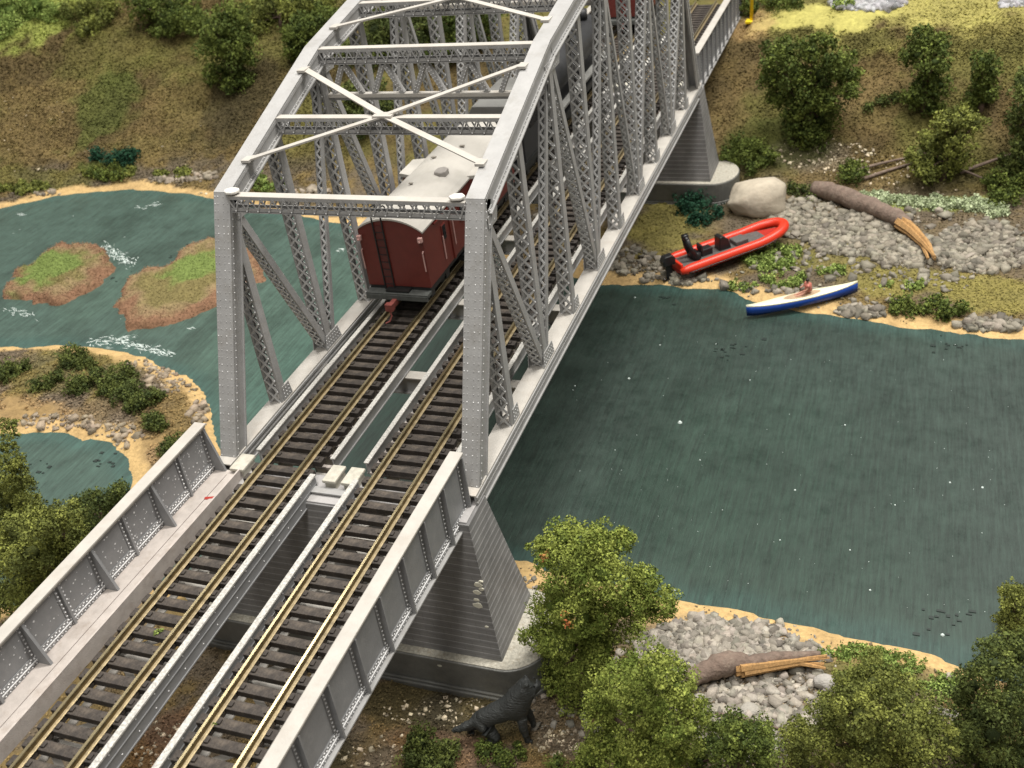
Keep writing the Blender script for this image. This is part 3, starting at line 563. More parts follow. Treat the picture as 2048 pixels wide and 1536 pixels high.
# ------------------------------------------------------------------ logs and sticks
WOODC = mat('split_wood', (.42, .24, .09), .7, noise=.35, scale=3, bump=.6, bscale=10, stretch=(6, 1, 6), dirt=(.12, .07, .03), dirtamt=.7, dscale=3)
BARK2 = mat('log_bark', (.16, .115, .09), .9, noise=.35, scale=4, bump=1., bscale=9, dirt=(.3, .26, .2), dirtamt=.4, dscale=3)
def log(label, pix, rad, splitpix, dz=.3, srad=.2):
    P = [at(u, v) + V([0, 0, dz]) for u, v in pix]; o = empty('broken_log', tuple(P[0]), label=label, cat='log', group='broken logs on the banks'); P = V(P) - P[0]
    m = MB(); pts = []; r = []
    for i in range(len(P) - 1):
        for k in range(5):
            t = k / 5; pts.append(P[i] * (1 - t) + P[i + 1] * t + RNG.normal(size=3) * rad[i] * .06); r.append((rad[i] * (1 - t) + rad[i + 1] * t) * RNG.uniform(.93, 1.07))
    pts.append(P[-1]); r.append(rad[-1]); m.tube(pts, r, 12); m.build('bark', BARK2, o, True)
    S = V([at(u, v) + V([0, 0, dz * .9]) for u, v in splitpix]) - V(o.location); m = MB(); n = len(S)
    for j in range(5):
        a = j / 5 * 2 * math.pi; off = V([math.cos(a) * srad * .5, 0, math.sin(a) * srad * .45]); Q = [s + off * (1 - .5 * i / n) for i, s in enumerate(S)]
        Q[-1] = Q[-1] + RNG.normal(size=3) * .12
        m.tube(Q, np.linspace(srad * .6, srad * .16, n) * RNG.uniform(.8, 1.1), 5)
    m.build('split_wood', WOODC, o)
    return o
log('thick split log lying on the near gravel, orange wood exposed', [(1375, 1378), (1415, 1360), (1462, 1342), (1500, 1348), (1560, 1335), (1640, 1328)], [.3, .34, .42, .26, .2, .1], [(1478, 1360), (1530, 1352), (1590, 1342), (1645, 1338)], .46, .30)
log('long weathered branch on the far gravel with a snapped orange tip', [(1625, 392), (1665, 400), (1730, 425), (1790, 452), (1815, 468)], [.42, .55, .52, .46, .32], [(1802, 462), (1825, 480), (1850, 505), (1862, 530)], .5, .42)
def stick(label, a, b, r, bend=.1, group=None, dz=.12):
    A = at(*a) + V([0, 0, dz]); B = at(*b) + V([0, 0, dz]); m = MB(); pts = [A * (1 - t) + B * t + V([0, 0, bend * math.sin(t * math.pi)]) for t in np.linspace(0, 1, 8)]
    c = V(pts[0]); m.tube([p - c for p in pts], np.linspace(r, r * .5, 8), 7); o = m.build('stick', BARK2, None, True, loc=c); tag(o, label, 'stick', group); return o
stick('dark reddish stick lying below the split log gravel', (1430, 1432), (1580, 1470), .07)
for k, (a, b, r, lb) in enumerate([((1725, 362), (1838, 328), .12, 'lower brown stick left of the two lobed tree'), ((1700, 350), (1810, 322), .12, 'upper brown stick left of the two lobed tree'), ((1920, 350), (2048, 305), .12, 'long brown stick right of the two lobed tree'), ((1900, 338), (1990, 372), .09, 'short brown stick crossing the long one')]):
    stick(lb, a, b, r, .05, 'sticks on the right slope')

# white water strokes and flecks on the painted river
WHITE = mat('white_water_paint', (.58, .66, .63), .4, noise=.15, scale=5)
def strokes(name, lst, label, n=40, h=.02, big=.22):
    m = MB()
    for (u0, v0, u1, v1, w, n) in lst:
        for k in range(n):
            t = RNG.random(); u = u0 + (u1 - u0) * t + RNG.normal() * w; v = v0 + (v1 - v0) * t + RNG.normal() * w * .5; p = atz(u, v, ZW + .012)
            a = math.atan2((v1 - v0) * -1.5, (u1 - u0)) * .6 + RNG.normal() * .4; L = RNG.uniform(.04, .28) ; W = RNG.uniform(.01, big * .16)
            q = V([math.cos(a), math.sin(a), 0]); e = V([-q[1], q[0], 0])
            m.add([p - q * L, p - q * L * .3 + e * W, p + q * L * .6 + e * W * .7, p + q * L, p + q * L * .4 - e * W, p - q * L * .4 - e * W * .8, p + V([0, 0, h])], [(0, 1, 6), (1, 2, 6), (2, 3, 6), (3, 4, 6), (4, 5, 6), (5, 0, 6)])
    return tag(m.build(name, WHITE, None), label, 'white water', kind='stuff')
strokes('white_water', [(208, 488, 255, 530, 7, 80), (225, 500, 262, 525, 8, 50), (15, 615, 60, 632, 7, 36), (185, 685, 260, 680, 10, 80), (250, 688, 350, 708, 8, 90), (672, 500, 690, 500, 4, 8), (375, 657, 385, 657, 2, 5), (260, 420, 320, 408, 5, 14), (38, 430, 55, 430, 4, 6)], 'dabs of white rapids painted round the islands')
m = MB()
for (u, v, s) in [(1360, 845, .12), (1258, 757, .07), (1150, 772, .05), (1146, 780, .04), (1845, 600, .05), (1900, 965, .05), (1690, 850, .05), (1500, 1230, .06), (1320, 690, .05), (1432, 688, .04), (1270, 595, .06), (1590, 980, .05), (1910, 690, .04), (1700, 1100, .04), (1885, 1270, .08), (1400, 920, .04), (1230, 900, .03), (1100, 1085, .05), (1965, 975, .06), (1790, 1010, .04), (1500, 760, .04), (1560, 1080, .04), (1740, 1180, .05), (1350, 1180, .05), (1445, 1020, .03), (600, 470, .09)] + [(RNG.uniform(1150, 2040), RNG.uniform(620, 1250), RNG.uniform(.01, .022)) for _ in range(110)] + [(RNG.uniform(0, 900), RNG.uniform(420, 700), RNG.uniform(.02, .045)) for _ in range(20)]:
    p = atz(u, v, ZW + .01)
    if -(max(sdf(p[0:1], p[1:2], FAR)[0], sdf(p[0:1], p[1:2], NEAR)[0])) > .4: m.rivet(p, V([0, 0, 1.]), s * .85, 0)
tag(m.build('dust_flecks', WHITE, None, bevel=0), 'white dust flecks lying on the painted water', 'dust', kind='stuff')
m = MB()
for (u, v, r, n) in [(1460, 700, 45, 16), (1890, 1240, 70, 14), (1325, 598, 25, 8), (1905, 685, 50, 10), (250, 560, 40, 8), (360, 510, 40, 5), (60, 940, 60, 12), (200, 920, 30, 10)]:
    for k in range(n):
        p = atz(u + RNG.normal() * r * .5, v + RNG.normal() * r * .25, ZW + .01); s = RNG.uniform(.03, .12); m.frame(p, np.eye(3), (s, s * RNG.uniform(.3, 1), .02))
tag(m.build('dark_flecks', mat('dark_fleck', (.012, .022, .018), .5), None), 'dark bits stuck in the painted water', 'debris', kind='stuff')

# ================================================================== TRUSS BRIDGE
W_, CW, DP, ZB = 4.424, .613, 3.712, -.335
HT = {1: 7.69, 2: 8.9, 3: 10.1, 4: 10.72, 5: 11.25, 6: 10.72, 7: 10.1, 8: 8.9, 9: 7.69}
TB = empty('truss_bridge', (0, 0, 0), label='silver grey riveted double track truss bridge with laced members, spanning the river', cat='bridge')
X1 = V([1., 0, 0])
def laced(m, A, B, w=.535, d=.55, single=False, pitch=None, lip=.10, plate=.05, barw=.072, solid=False):
    """box member from A to B in a truss plane: solid side plates facing across the bridge, lacing bars on the other two faces"""
    A = np.asarray(A, float); B = np.asarray(B, float); t = B - A; L = np.linalg.norm(t); t /= L; n = np.cross(t, X1)
    for s in (-1, 1):
        m.frame((A + B) / 2 + X1 * s * (w / 2 - plate / 2), (X1, t, n), (plate / 2, L / 2, d / 2))
        for q in (-1, 1): m.frame((A + B) / 2 + X1 * s * (w / 2 - lip / 2 - plate * .5) + n * q * (d / 2 - .02), (X1, t, n), (lip / 2, L / 2 - .001, .019))
    pitch = pitch or (w - .14) * 1.08; k = max(2, int(round(L / pitch))); p = L / k; iw = w / 2 - .07
    for q in (-1, 1):
        for i in range(k):
            a = A + t * p * i; b = a + t * p; nn = n * q * (d / 2 + .012)
            if single:
                mid = a + t * p / 2
                m.bar(a - X1 * iw + nn, mid + X1 * iw + nn, barw, .02, side=np.cross(t, n), mi=2); m.bar(mid + X1 * iw + nn * 1.0 + n * q * .006, b - X1 * iw + nn + n * q * .006, barw, .02, side=np.cross(t, n), mi=2)
            else:
                m.bar(a - X1 * iw + nn, b + X1 * iw + nn, barw, .02, side=np.cross(t, n), mi=2); m.bar(a + X1 * iw + nn + n * q * .016, b - X1 * iw + nn + n * q * .016, barw, .02, side=np.cross(t, n), mi=2)
                if q * n[1] < 0 or True:
                    m.rivet(a - X1 * iw + nn + n * q * .02, n * q, .03); m.rivet(a + X1 * iw + nn + n * q * .03, n * q, .03)
PM = [PAINT, RIVET, LATT]
def node_top(s, i): return V([s * W_, i * DP, HT[i]])
def node_bot(s, i): return V([s * W_, i * DP, ZB])
for s in (-1, 1):
    # end posts: solid riveted cover plate on the outer slope, grooved sides
    for (ia, ib) in ((0, 1), (10, 9)):
        A = node_bot(s, ia) + V([0, 0, -.1]); B = node_top(s, ib); m = MB(); t = (B - A); L = np.linalg.norm(t); t /= L; n = np.cross(t, X1)
        if n[2] < 0: n = -n
        dirn = n
        A2 = A - n * .33 + n * 0; c = (A + B) / 2 - n * .33
        m.frame((A + B) / 2 - n * .02, (X1, t, n), (CW / 2, L / 2, .03))
        for e in (-1, 1):
            m.frame(c + X1 * e * (CW / 2 - .06), (X1, t, n), (.03, L / 2, .28))
            m.frame(c + X1 * e * (CW / 2 - .03) + n * -.26, (X1, t, n), (.055, L / 2 - .002, .025)); m.frame(c + X1 * e * (CW / 2 - .022) + n * .22, (X1, t, n), (.03, L / 2 - .003, .04))
            for k in range(int(L / .24)):
                m.rivet(A + t * (.15 + .24 * k) + X1 * e * (CW / 2 + .01) - n * .12, X1 * e, .024)
        k = int(L / .24)
        for i in range(k):
            for j in (-.26, -.15, .06, .22): m.rivet(A + t * (.15 + .24 * i) + X1 * j + n * .011, n, .022, 0 if RNG.random() < .75 else 1)
        m.build('end_post', PM, TB)
    # top chord
    m = MB()
    for i in range(1, 9):
        A = node_top(s, i); B = node_top(s, i + 1); t = B - A; L = np.linalg.norm(t); t /= L; n = np.cross(X1, t)
        if n[2] < 0: n = -n
        c = (A + B) / 2
        m.frame(c - n * .02, (X1, t, n), (CW / 2, L / 2 + .01, .03))
        for e in (-1, 1):
            m.frame(c + X1 * e * (CW / 2 - .06) - n * .33, (X1, t, n), (.03, L / 2, .28))
            m.frame(c + X1 * e * (CW / 2 + .01) - n * .60, (X1, t, n), (.08, L / 2 - .004, .025)); m.frame(c + X1 * e * (CW / 2 - .022) - n * .11, (X1, t, n), (.03, L / 2 - .003, .05))
            m.frame(c + X1 * e * (CW / 2 - .022) - n * .53, (X1, t, n), (.03, L / 2 - .003, .04))
            for k in range(int(L / .22)): m.rivet(A + t * (.1 + .22 * k) + X1 * e * (CW / 2 + .008) - n * .53, X1 * e, .022)
    m.build('top_chord', PM, TB)
    # bottom chord
    m = MB(); y0, y1 = -.35, 10 * DP + .35; cw = .66
    m.box(s * W_ - cw / 2, s * W_ + cw / 2, y0, y1, ZB - .05, ZB, 2)
    for e in (-1, 1):
        x = s * W_ + e * (cw / 2 - .03); m.box(x - .03, x + .03, y0, y1 - .01, ZB - .55, ZB - .052)
        m.box(s * W_ + e * (cw / 2 + .02) - .05, s * W_ + e * (cw / 2 + .02) + .05, y0 + .02, y1 - .02, ZB - .62, ZB - .56); m.box(s * W_ + e * (cw / 2 + .01) - .02, s * W_ + e * (cw / 2 + .01) + .03, y0 + .02, y1 - .02, ZB - .16, ZB - .07)
        m.box(s * W_ + e * (cw / 2 + .012) - .02, s * W_ + e * (cw / 2 + .012) + .02, y0 + .03, y1 - .03, ZB - .36, ZB - .30)
        for k in range(int((y1 - y0) / .25)): m.rivet((s * W_ + e * (cw / 2 + .002), y0 + .1 + .25 * k, ZB - .22), X1 * e, .02, 0)
    m.box(s * W_ - .3, s * W_ + .3, y0, y1, ZB - .68, ZB - .63)
    m.build('bottom_chord', [PAINT, RIVET, CREAM], TB)
    for i in range(1, 10):
        m = MB(); oy = V([0, -.22, 0]) if i > 1 else V([0, -.12, 0]); laced(m, node_bot(s, i) + V([0, -.22, 0]), node_top(s, i) + oy - V([0, 0, 1.0 if i in (1, 9) else .35]), w=.56, d=.36, lip=.075); m.build('vertical', PM, TB)
    for (a, b, thin) in ((1, 2, 0), (3, 2, 1), (3, 4, 0), (5, 4, 1), (5, 6, 1), (7, 6, 0), (7, 8, 1), (9, 8, 0)):
        m = MB(); A = node_top(s, a) - V([0, 0, .8 if a in (1, 9) else .3]) + V([0, {1: .2, 9: -.2}.get(a, 0), 0]); B = node_bot(s, b) + V([0, -.28 if b > a else .28, .05])
        laced(m, B, A, w=.30 if thin else .46, d=.2 if thin else .28, single=bool(thin), pitch=.40 if thin else .36, lip=.05); m.build('diagonal', PM, TB)
    for i in range(1, 10):     # gusset plates, inner and outer faces of the bottom and top joints
        m = MB(); w = .62 if i % 2 == 0 else .3
        for e in (-1, 1):
            x = s * W_ + e * .295; y = i * DP
            m.prism([(y - w, ZB + .003), (y + w, ZB + .003), (y + w * .75, ZB + .55), (y - w * .75, ZB + .55)], 0, x - .015, x + .015)
            for (yy, zz) in [(a, b) for a in np.arange(-w + .1, w - .05, .17) for b in (.12, .27, .42)]: m.rivet((x + .016 * e, y + yy, ZB + zz), X1 * e, .025)
            if i % 2 == 1:
                t = V([0, 1, 0]); z = HT[i]
                lo_ = 0.0 if i == 1 else -.7; hi_ = 0.0 if i == 9 else .7
                m.prism([(y + lo_, z - 1.0), (y + hi_, z - 1.0), (y + hi_ * 1.25, z - .6), (y + lo_ * 1.25, z - .62)], 0, x - .012, x + .012)
                for yy in np.arange(lo_ + .1, hi_, .2): m.rivet((x + .014 * e, y + yy, z - .88), X1 * e, .025)
        m.build('gusset_plate', PM, TB)
# top struts
XI = W_ - CW / 2 + .02
def strut(i, drop=0., depth=.55, name='top_strut'):
    y = i * DP; z = HT[i] - .06 - drop; m = MB(); w = .34
    for q, zz in ((1, z), (-1, z - depth)):
        m.box(-XI, XI, y - w / 2, y + w / 2, zz - .03, zz, 2 if q > 0 else 0)
        for e in (-1, 1): m.box(-XI, XI, y + e * (w / 2 - .02) - .02, y + e * (w / 2 - .02) + .02, zz - q * .03 - (.10 if q > 0 else 0), zz - q * .03 + (0 if q > 0 else .10))
    k = 20; p = 2 * XI / k
    for e in (-1, 1):
        yy = y + e * (w / 2 + .012)
        for j in range(k):
            x = -XI + p * j; a = (x, yy, z - .08); b = (x + p / 2, yy + e * .006, z - depth + .05); c = (x + p, yy, z - .08)
            m.bar(a, b, .05, .018, side=(0, 0, 1)); m.bar(b, c, .05, .018, side=(0, 0, 1)); m.rivet(V(b) + V([0, e * .01, 0]), V([0, e, 0]), .026)
    return m.build(name, [PAINT, RIVET, CREAM], TB)
for i in range(1, 10): strut(i)
for i in (3, 5, 7):          # deep sway frames
    y = i * DP; z0 = HT[i] - .7; z1 = HT[i] - 1.75; m = MB(); k = 5; p = 2 * XI / k
    m.box(-XI, XI, y - .13, y + .13, z1 - .13, z1, 2); m.box(-XI, XI, y - .05, y + .05, z1 - .25, z1 - .131)
    for j in range(k):
        x = -XI + p * j; a = V([x + .25, y, z1]); b = V([x + p / 2, y, z0 + .1]); c = V([x + p - .25, y, z1])
        for (q, r) in ((a, b), (b, c)):
            m.bar(q, r, .2, .16, side=(0, 1, 0)); t = (r - q); L = np.linalg.norm(t); t /= L; nn = V([t[2], 0, -t[0]])
            for u in np.arange(.12, L - .08, .13):
                for e in (-.05, .05): m.rivet(q + t * u + V([0, -.1, 0]) + nn * e, V([0, -1, 0]), .024)
    m.build('sway_frame', [PAINT, RIVET, CREAM], TB)
# lateral bracing: X over two panels
for a in (1, 3, 5, 7):
    m = MB(); y0, y1 = a * DP, (a + 2) * DP
    zf = lambda y: np.interp(y, [k * DP for k in range(1, 10)], [HT[k] for k in range(1, 10)]) + .03
    ya, yb, ym = y0 + 1.5, y1 - 1.35, (y0 + y1) / 2 - .1
    for s in (-1, 1):
        for (p, q) in (((-s * (XI - .05), ya), (0, ym)), ((0, ym), (s * (XI - .05), yb))):
            m.bar((p[0], p[1], zf(p[1])), (q[0], q[1], zf(q[1])), .26, .05 + .01 * s, side=(-(q[1] - p[1]), q[0] - p[0], 0))
        for (x, y) in ((-s * (XI + .02), ya), (s * (XI + .02), yb)): m.box(x - .15, x + .15, y - .24, y + .24, zf(y) - .05, zf(y) + .035)
    m.box(-.34, .34, ym - .2, ym + .2, zf(ym) - .02, zf(ym) + .05)
    m.build('lateral_brace', [CREAM, RIVET], TB)
# pale hexagonal caps at the portal corners
for x, n in ((-XI + .12, 9), (XI - .28, 6)):
    m = MB(); P = [(x + .27 * math.cos(2 * math.pi * k / n + .2) * (1 + .12 * math.sin(k * 2.1)), DP - .02 + .23 * math.sin(2 * math.pi * k / n + .2)) for k in range(n)]
    m.prism(P, 2, HT[1] - .01, HT[1] + .10); m.build('corner_cap', mat('bare_plastic', (.62, .6, .56), .5), TB, bevel=.04)
# floor beams and stringers
S_ = 2.041
for y in (.02, 6.3, 11.8, 17.7, 23.2, 28.7, 37.12):
    m = MB()
    m.box(-4.1, 4.1, y - .24, y + .24, -.78, -.73, 2); m.box(-4.1, 4.1, y - .04, y + .04, -1.45, -.781); m.box(-4.1, 4.1, y - .2, y + .2, -1.50, -1.451)
    m.build('floor_beam', [PAINT, RIVET, CREAM], TB)
for s in (-1, 1):
    for e in (-1, 1):
        x = s * S_ + e * 1.42; m = MB()
        m.box(x - .085, x + .085, .45, 10 * DP - .45, -.27, -.22, 2); m.box(x - .03, x + .03, .45, 10 * DP - .45, -.66, -.271); m.box(x - .07, x + .07, .46, 10 * DP - .46, -.70, -.661)
        m.build('edge_stringer', [PAINT, RIVET, SPECK], TB)
    m = MB()
    for e in (-1, 1):
        x = s * S_ + e * .72; m.box(x - .16, x + .16, .4, 10 * DP - .4, -.60, -.52); m.box(x - .04, x + .04, .4, 10 * DP - .4, -1.3, -.601)
    for k in range(66): y = .5 + k * .55; m.box(s * S_ - 1.36, s * S_ + 1.36, y - .07, y + .07, -.72, -.62)
    m.build('track_stringer', [DUSTY], TB)
# bearing blocks on the pier tops
def blocks(yy):
    for (x, w) in ((-.27, .24), (.42, .25), (-3.75, .27), (3.75, .27)):
        m = MB(); m.box(x - w, x + w, yy - .42, yy + .42, -.42, -.30); m.box(x - w * .8, x + w * .8, yy - .36, yy + .36, -.70, -.421)
        m.build('bearing_block', mat('bearing_paint', (.47, .45, .38), .65, noise=.2, scale=4, bump=.4), TB, bevel=.03)
blocks(-.15); blocks(10 * DP + .15)

# ================================================================== GIRDER APPROACHES
def approach(y0, y1, label, near):
    root = empty('girder_bridge', (0, y0, 0), label=label, cat='bridge', group='plate girder approach spans'); L = abs(y1 - y0); sg = 1 if y1 > y0 else -1
    T = lambda y: min(0, sg * y) if sg < 0 else y
    def bx(m, xa, xb, ya, yb, za, zb, mi=0):
        a, b = sorted((sg * ya, sg * yb)); m.box(xa, xb, a, b, za, zb, mi)
    for s, xw in ((-1, -4.72), (1, 4.40)):
        g = MB(); zt, zb = 1.37, -1.05; hw = .215
        bx(g, xw - .035, xw + .035, .02, L, zb + .05, zt - .08)
        # tapered end: flange slopes down to the truss in the last bit
        g_ = MB(); bx(g_, xw - hw, xw + hw, .0, L, zt - .08, zt, 0); bx(g_, xw - hw * .8, xw + hw * .8, .01, L - .01, zt - .16, zt - .081, 0)
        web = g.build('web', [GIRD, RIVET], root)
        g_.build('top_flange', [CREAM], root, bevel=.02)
        f = MB(); bx(f, xw - .2, xw + .2, 0, L, zb, zb + .05); f.build('bottom_flange', [PAINT], root)
        r = MB(); st = MB()
        side = 1 if s > 0 else 1      # faces turned to the camera side: +x
        for e in (1, -1):
            xx = xw + e * .036
            st.v and None
            # lower cover angles
            zb_ = zb; zb = -.56 if (s < 0 and e > 0) else zb_
            bx(st, min(xx, xx + e * .03), max(xx, xx + e * .03), .05, L - .05, zb + .06, zb + .42)
            bx(st, min(xx + e * .03, xx + e * .06), max(xx + e * .03, xx + e * .06), .05, L - .05, zb + .22, zb + .245, 1)
            for k in range(int((L - .1) / .17)):
                yk = sg * (.12 + .17 * k)
                for zz in (.11, .17, .31, .37): r.rivet((xx + e * .03, yk + (.06 if zz in (.17, .37) else 0), zb + zz), X1 * e, .033, 0)
                r.rivet((xx + e * .002, yk, zt - .26), X1 * e, .024, 0)
            zb = zb_
        web_l = st.build('cover_plate', [GIRD, RIVET], root)
        if s < 0:
            fl = MB()
            for _ in range(260):
                yy = sg * RNG.random() ** 1.2 * L; zz = RNG.uniform(-.1, 1.15); q = RNG.uniform(.008, .03)
                fl.frame((xw + .038, yy, zz), (V([1, 0, 0]), V([0, .8, .6]), V([0, -.6, .8])), (.006, q, q * RNG.uniform(.4, 1)))
            fl.build('paint_flecks', [RIVET], root)
        r.build('rivet_rows', [RIVET], root)
        k = 0; yk = .06; fz = -.50 if s < 0 else zb + .05
        while yk < L:
            m = MB()
            for e in (1, -1):
                xx = xw + e * .036
                if k % 2 == 0 or s > 0:
                    dd = .17 if s > 0 else (.42 if (e > 0 and k % 2 == 0) else .14)
                    if s < 0 and e > 0 and k % 2 == 0:      # knee brace
                        P = [(xx, zb + .05), (xx + .46, zb + .55), (xx + .10, zt - .16), (xx, zt - .16)]; a, b = sorted((sg * yk, sg * (yk + .09))); m.prism([(p[0], p[1]) for p in P], 1, a, b)
                    else:
                        bx(m, min(xx, xx + e * dd), max(xx, xx + e * dd), yk, yk + .06, zb + .06, zt - .165)
                else: bx(m, min(xx, xx + e * .1), max(xx, xx + e * .1), yk, yk + .08, zb + .06, zt - .165)
                a, b = sorted((sg * (yk - .12), sg * (yk + .2))); m.box(min(xx, xx + e * .02), max(xx, xx + e * .02), a, b, zb + .43, zt - .17)
                for q in range(11):
                    zz = zb + .5 + q * .165
                    m.rivet((xx + e * .022, sg * (yk - .07), zz), X1 * e, .034); m.rivet((xx + e * .022, sg * (yk + .15), zz), X1 * e, .034)
            m.build('stiffener', [GIRD, RIVET], root); k += 1; yk += 1.46
    # walkway ledge beside the left track
    m = MB(); bx(m, -4.68, -3.62, .05, L, -.56, -.50); bx(m, -3.66, -3.60, .05, L, -.95, -.30); 
    bx(m, -4.1, -4.085, .3, L - .3, -.499, -.492, 1)
    m.build('walkway', [DUSTY, mat('seam_dark', (.1, .08, .07), .8)], root)
    m = MB(); bx(m, 3.55, 4.2, .05, L, -.62, -.55); m.build('walkway', [DUSTY], root)
    for s in (-1, 1):
        x = -.87 if s < 0 else .70; m = MB()
        bx(m, x - .095, x + .095, .05, L, -.26, -.20, 2); bx(m, x - .05, x + .05, .05, L, -.90, -.261); 
        bx(m, x - .075, x + .075, .05, L, -.56, -.53); bx(m, x - .08, x + .08, .05, L, -.94, -.901)
        for k in range(int(L / .8)):
            for q in range(3): m.rivet((x + .052, sg * (.4 + k * .8 + RNG.uniform(-.2, .2)), -.36 - .2 * q), X1, .026)
        m.build('inner_girder', [GIRD, RIVET, SPECK], root)
        m = MB()
        for e in (-1, 1): xx = s * S_ + e * .8; bx(m, xx - .12, xx + .12, .05, L, -.85, -.8)
        for k in range(int(L / 1.46)): bx(m, s * S_ - 1.1, s * S_ + 1.1, .4 + 1.46 * k, .62 + 1.46 * k, -.79, -.74)
        for k in range(int(L / 1.46)):
            y = .5 + 1.46 * k; f_ = 1 if k % 2 else -1; a = (s * S_ - f_ * .95, sg * y, -.70); b = (s * S_ + f_ * .95, sg * (y + 1.4), -.70); m.bar(a, b, .2, .03, side=(0, 1, 0))
        m.build('deck_frame', [CREAM], root)
    m = MB(); bx(m, -.80, .62, .3, .42, -1.1, -.62); bx(m, -.82, .63, .2, .5, -.621, -.56); bx(m, -.80, .62, .28, .44, -1.16, -1.101); m.build('end_beam', [PAINT], root)
    for x in ((-3.0, 3.0) if not near else ()): pass
    return root
NA = approach(-.38, -14.5, 'near plate girder approach span with white rivets, carrying both tracks', True)
FA = approach(10 * DP + .45, 54, 'far plate girder approach span beyond the truss, next to the yellow post', False)
for c in NA.children:
    nm = c.name.split('.')[0]
    if nm in ('web', 'bottom_flange', 'cover_plate', 'rivet_rows', 'stiffener', 'walkway', 'paint_flecks'):
        n_ = len(c.data.vertices); a_ = np.empty(n_ * 3, np.float32); c.data.vertices.foreach_get('co', a_); a_ = a_.reshape(-1, 3)
        a_[:, 2] += .035 * np.abs(a_[:, 1]) * np.clip((1.3 - a_[:, 2]) / 2.3, 0, 1); c.data.vertices.foreach_set('co', a_.ravel())
for r_ in (NA, FA):
    for c in r_.children:
        if 'kind' in c.keys(): del c['kind']
# holes in the walkway, chip, tufts
for (u, v) in ((170, 1262), (316, 1092)):
    p = atz(u, v, -.497); m = MB(); m.tube([(0, 0, -.001), (0, 0, .004)], .09, 16); o = m.build('drain_hole', mat('hole_black', (.01, .01, .01), .9), NA); o.location = (p[0], p[1] + .38, -.497)
p = atz(420, 996, -.47); m = MB(); m.frame((0, 0, 0), np.eye(3), (.17, .05, .03)); m.frame((-.1, -.03, .02), np.eye(3), (.07, .06, .03)); tag(m.build('plastic_chip', mat('red_plastic', (.35, .03, .02), .5), None, bevel=.02, loc=p, rz=.3), 'small broken red plastic piece lying on the left walkway', 'scrap')
def tuft(u, v, z, r, lb):
    p = atz(u, v, z); vv, f, c = clumps(V([[0, 0, .03], [r * .7, .05, .02], [-r * .6, -.04, .02]]), r * .8, 3000, GREENS['e'][0], size=.028, hi=GREENS['e'][1]); o = raw('moss_tuft', vv, f, c, FOAM_L); o.location = p; tag(o, lb, 'tuft', 'green moss tufts on the near span')
tuft(197, 1252, -.48, .11, 'green moss tuft on the left walkway beside the drain hole'); tuft(316, 1265, -.2, .09, 'green moss tuft between the left track\'s ties'); tuft(428, 1452, -.25, .07, 'tiny green moss tuft between the right track\'s ties')

# ================================================================== TRACKS
def track(x, ya, yb, label, grp):
    n = int((yb - ya) / .56); root = empty('railway_track', (x, ya, 0), label=label, cat='track', group=grp)
    for e in (-1, 1):
        m = MB(); xr = e * .7175; L = yb - ya
        prof = [(-.12, -.2), (.12, -.2), (.12, -.19), (.03, -.175), (.024, -.07), (.045, -.055), (.045, -.01), (.038, 0), (-.038, 0), (-.045, -.01), (-.045, -.055), (-.024, -.07), (-.03, -.175), (-.12, -.19)]
        m.prism([(xr + a, b) for a, b in prof], 1, 0, L, 1)
        m.m[-7 if False else 0] = 1
        for i, f in enumerate(m.f):
            zs = [np.concatenate(m.v)[k][2] for k in f]
            if min(zs) > -.056: m.m[i] = 0
            elif max(zs) < -.17 and len(f) == 4: m.m[i] = 2
        m.build('rail', [BRASS, BRASSW, FOOT], root)
    tie0 = MB(); h = .2
    tie0.box(-1.13, 1.13, -.155, .155, -.215 - h, -.215)
    for e in (-1, 1):
        for q in (-1, 1):
            xx = e * .7175 + q * .2; tie0.box(xx - .06, xx + .06, -.08, .08, -.214, -.165)
    to = tie0.build('tie', [TIE], root, bevel=.015)
    for k in range(n):
        o = to if k == 0 else to.copy()
        if k: COL.objects.link(o); o.parent = root
        o.location = (RNG.uniform(-.015, .015), .25 + .56 * k, 0); o.rotation_euler.z = RNG.uniform(-.012, .012)
    m = MB()
    for e in (-1, 1): m.box(e * .7175 - .1, e * .7175 + .1, 0, yb - ya, -.40, -.30)
    m.build('tie_strap', [TIE], root)
    return root
track(-S_, -14.6, .1, 'left track on the near girder span, brass rails on brown ties', 'model railway tracks')
track(S_, -14.6, .1, 'right track on the near girder span, beside the riveted side girder', 'model railway tracks')
track(-S_, .1, 54, 'left track inside the truss, under the red caboose', 'model railway tracks')
track(S_, .1, 54, 'right track inside the truss, empty of trains', 'model railway tracks')

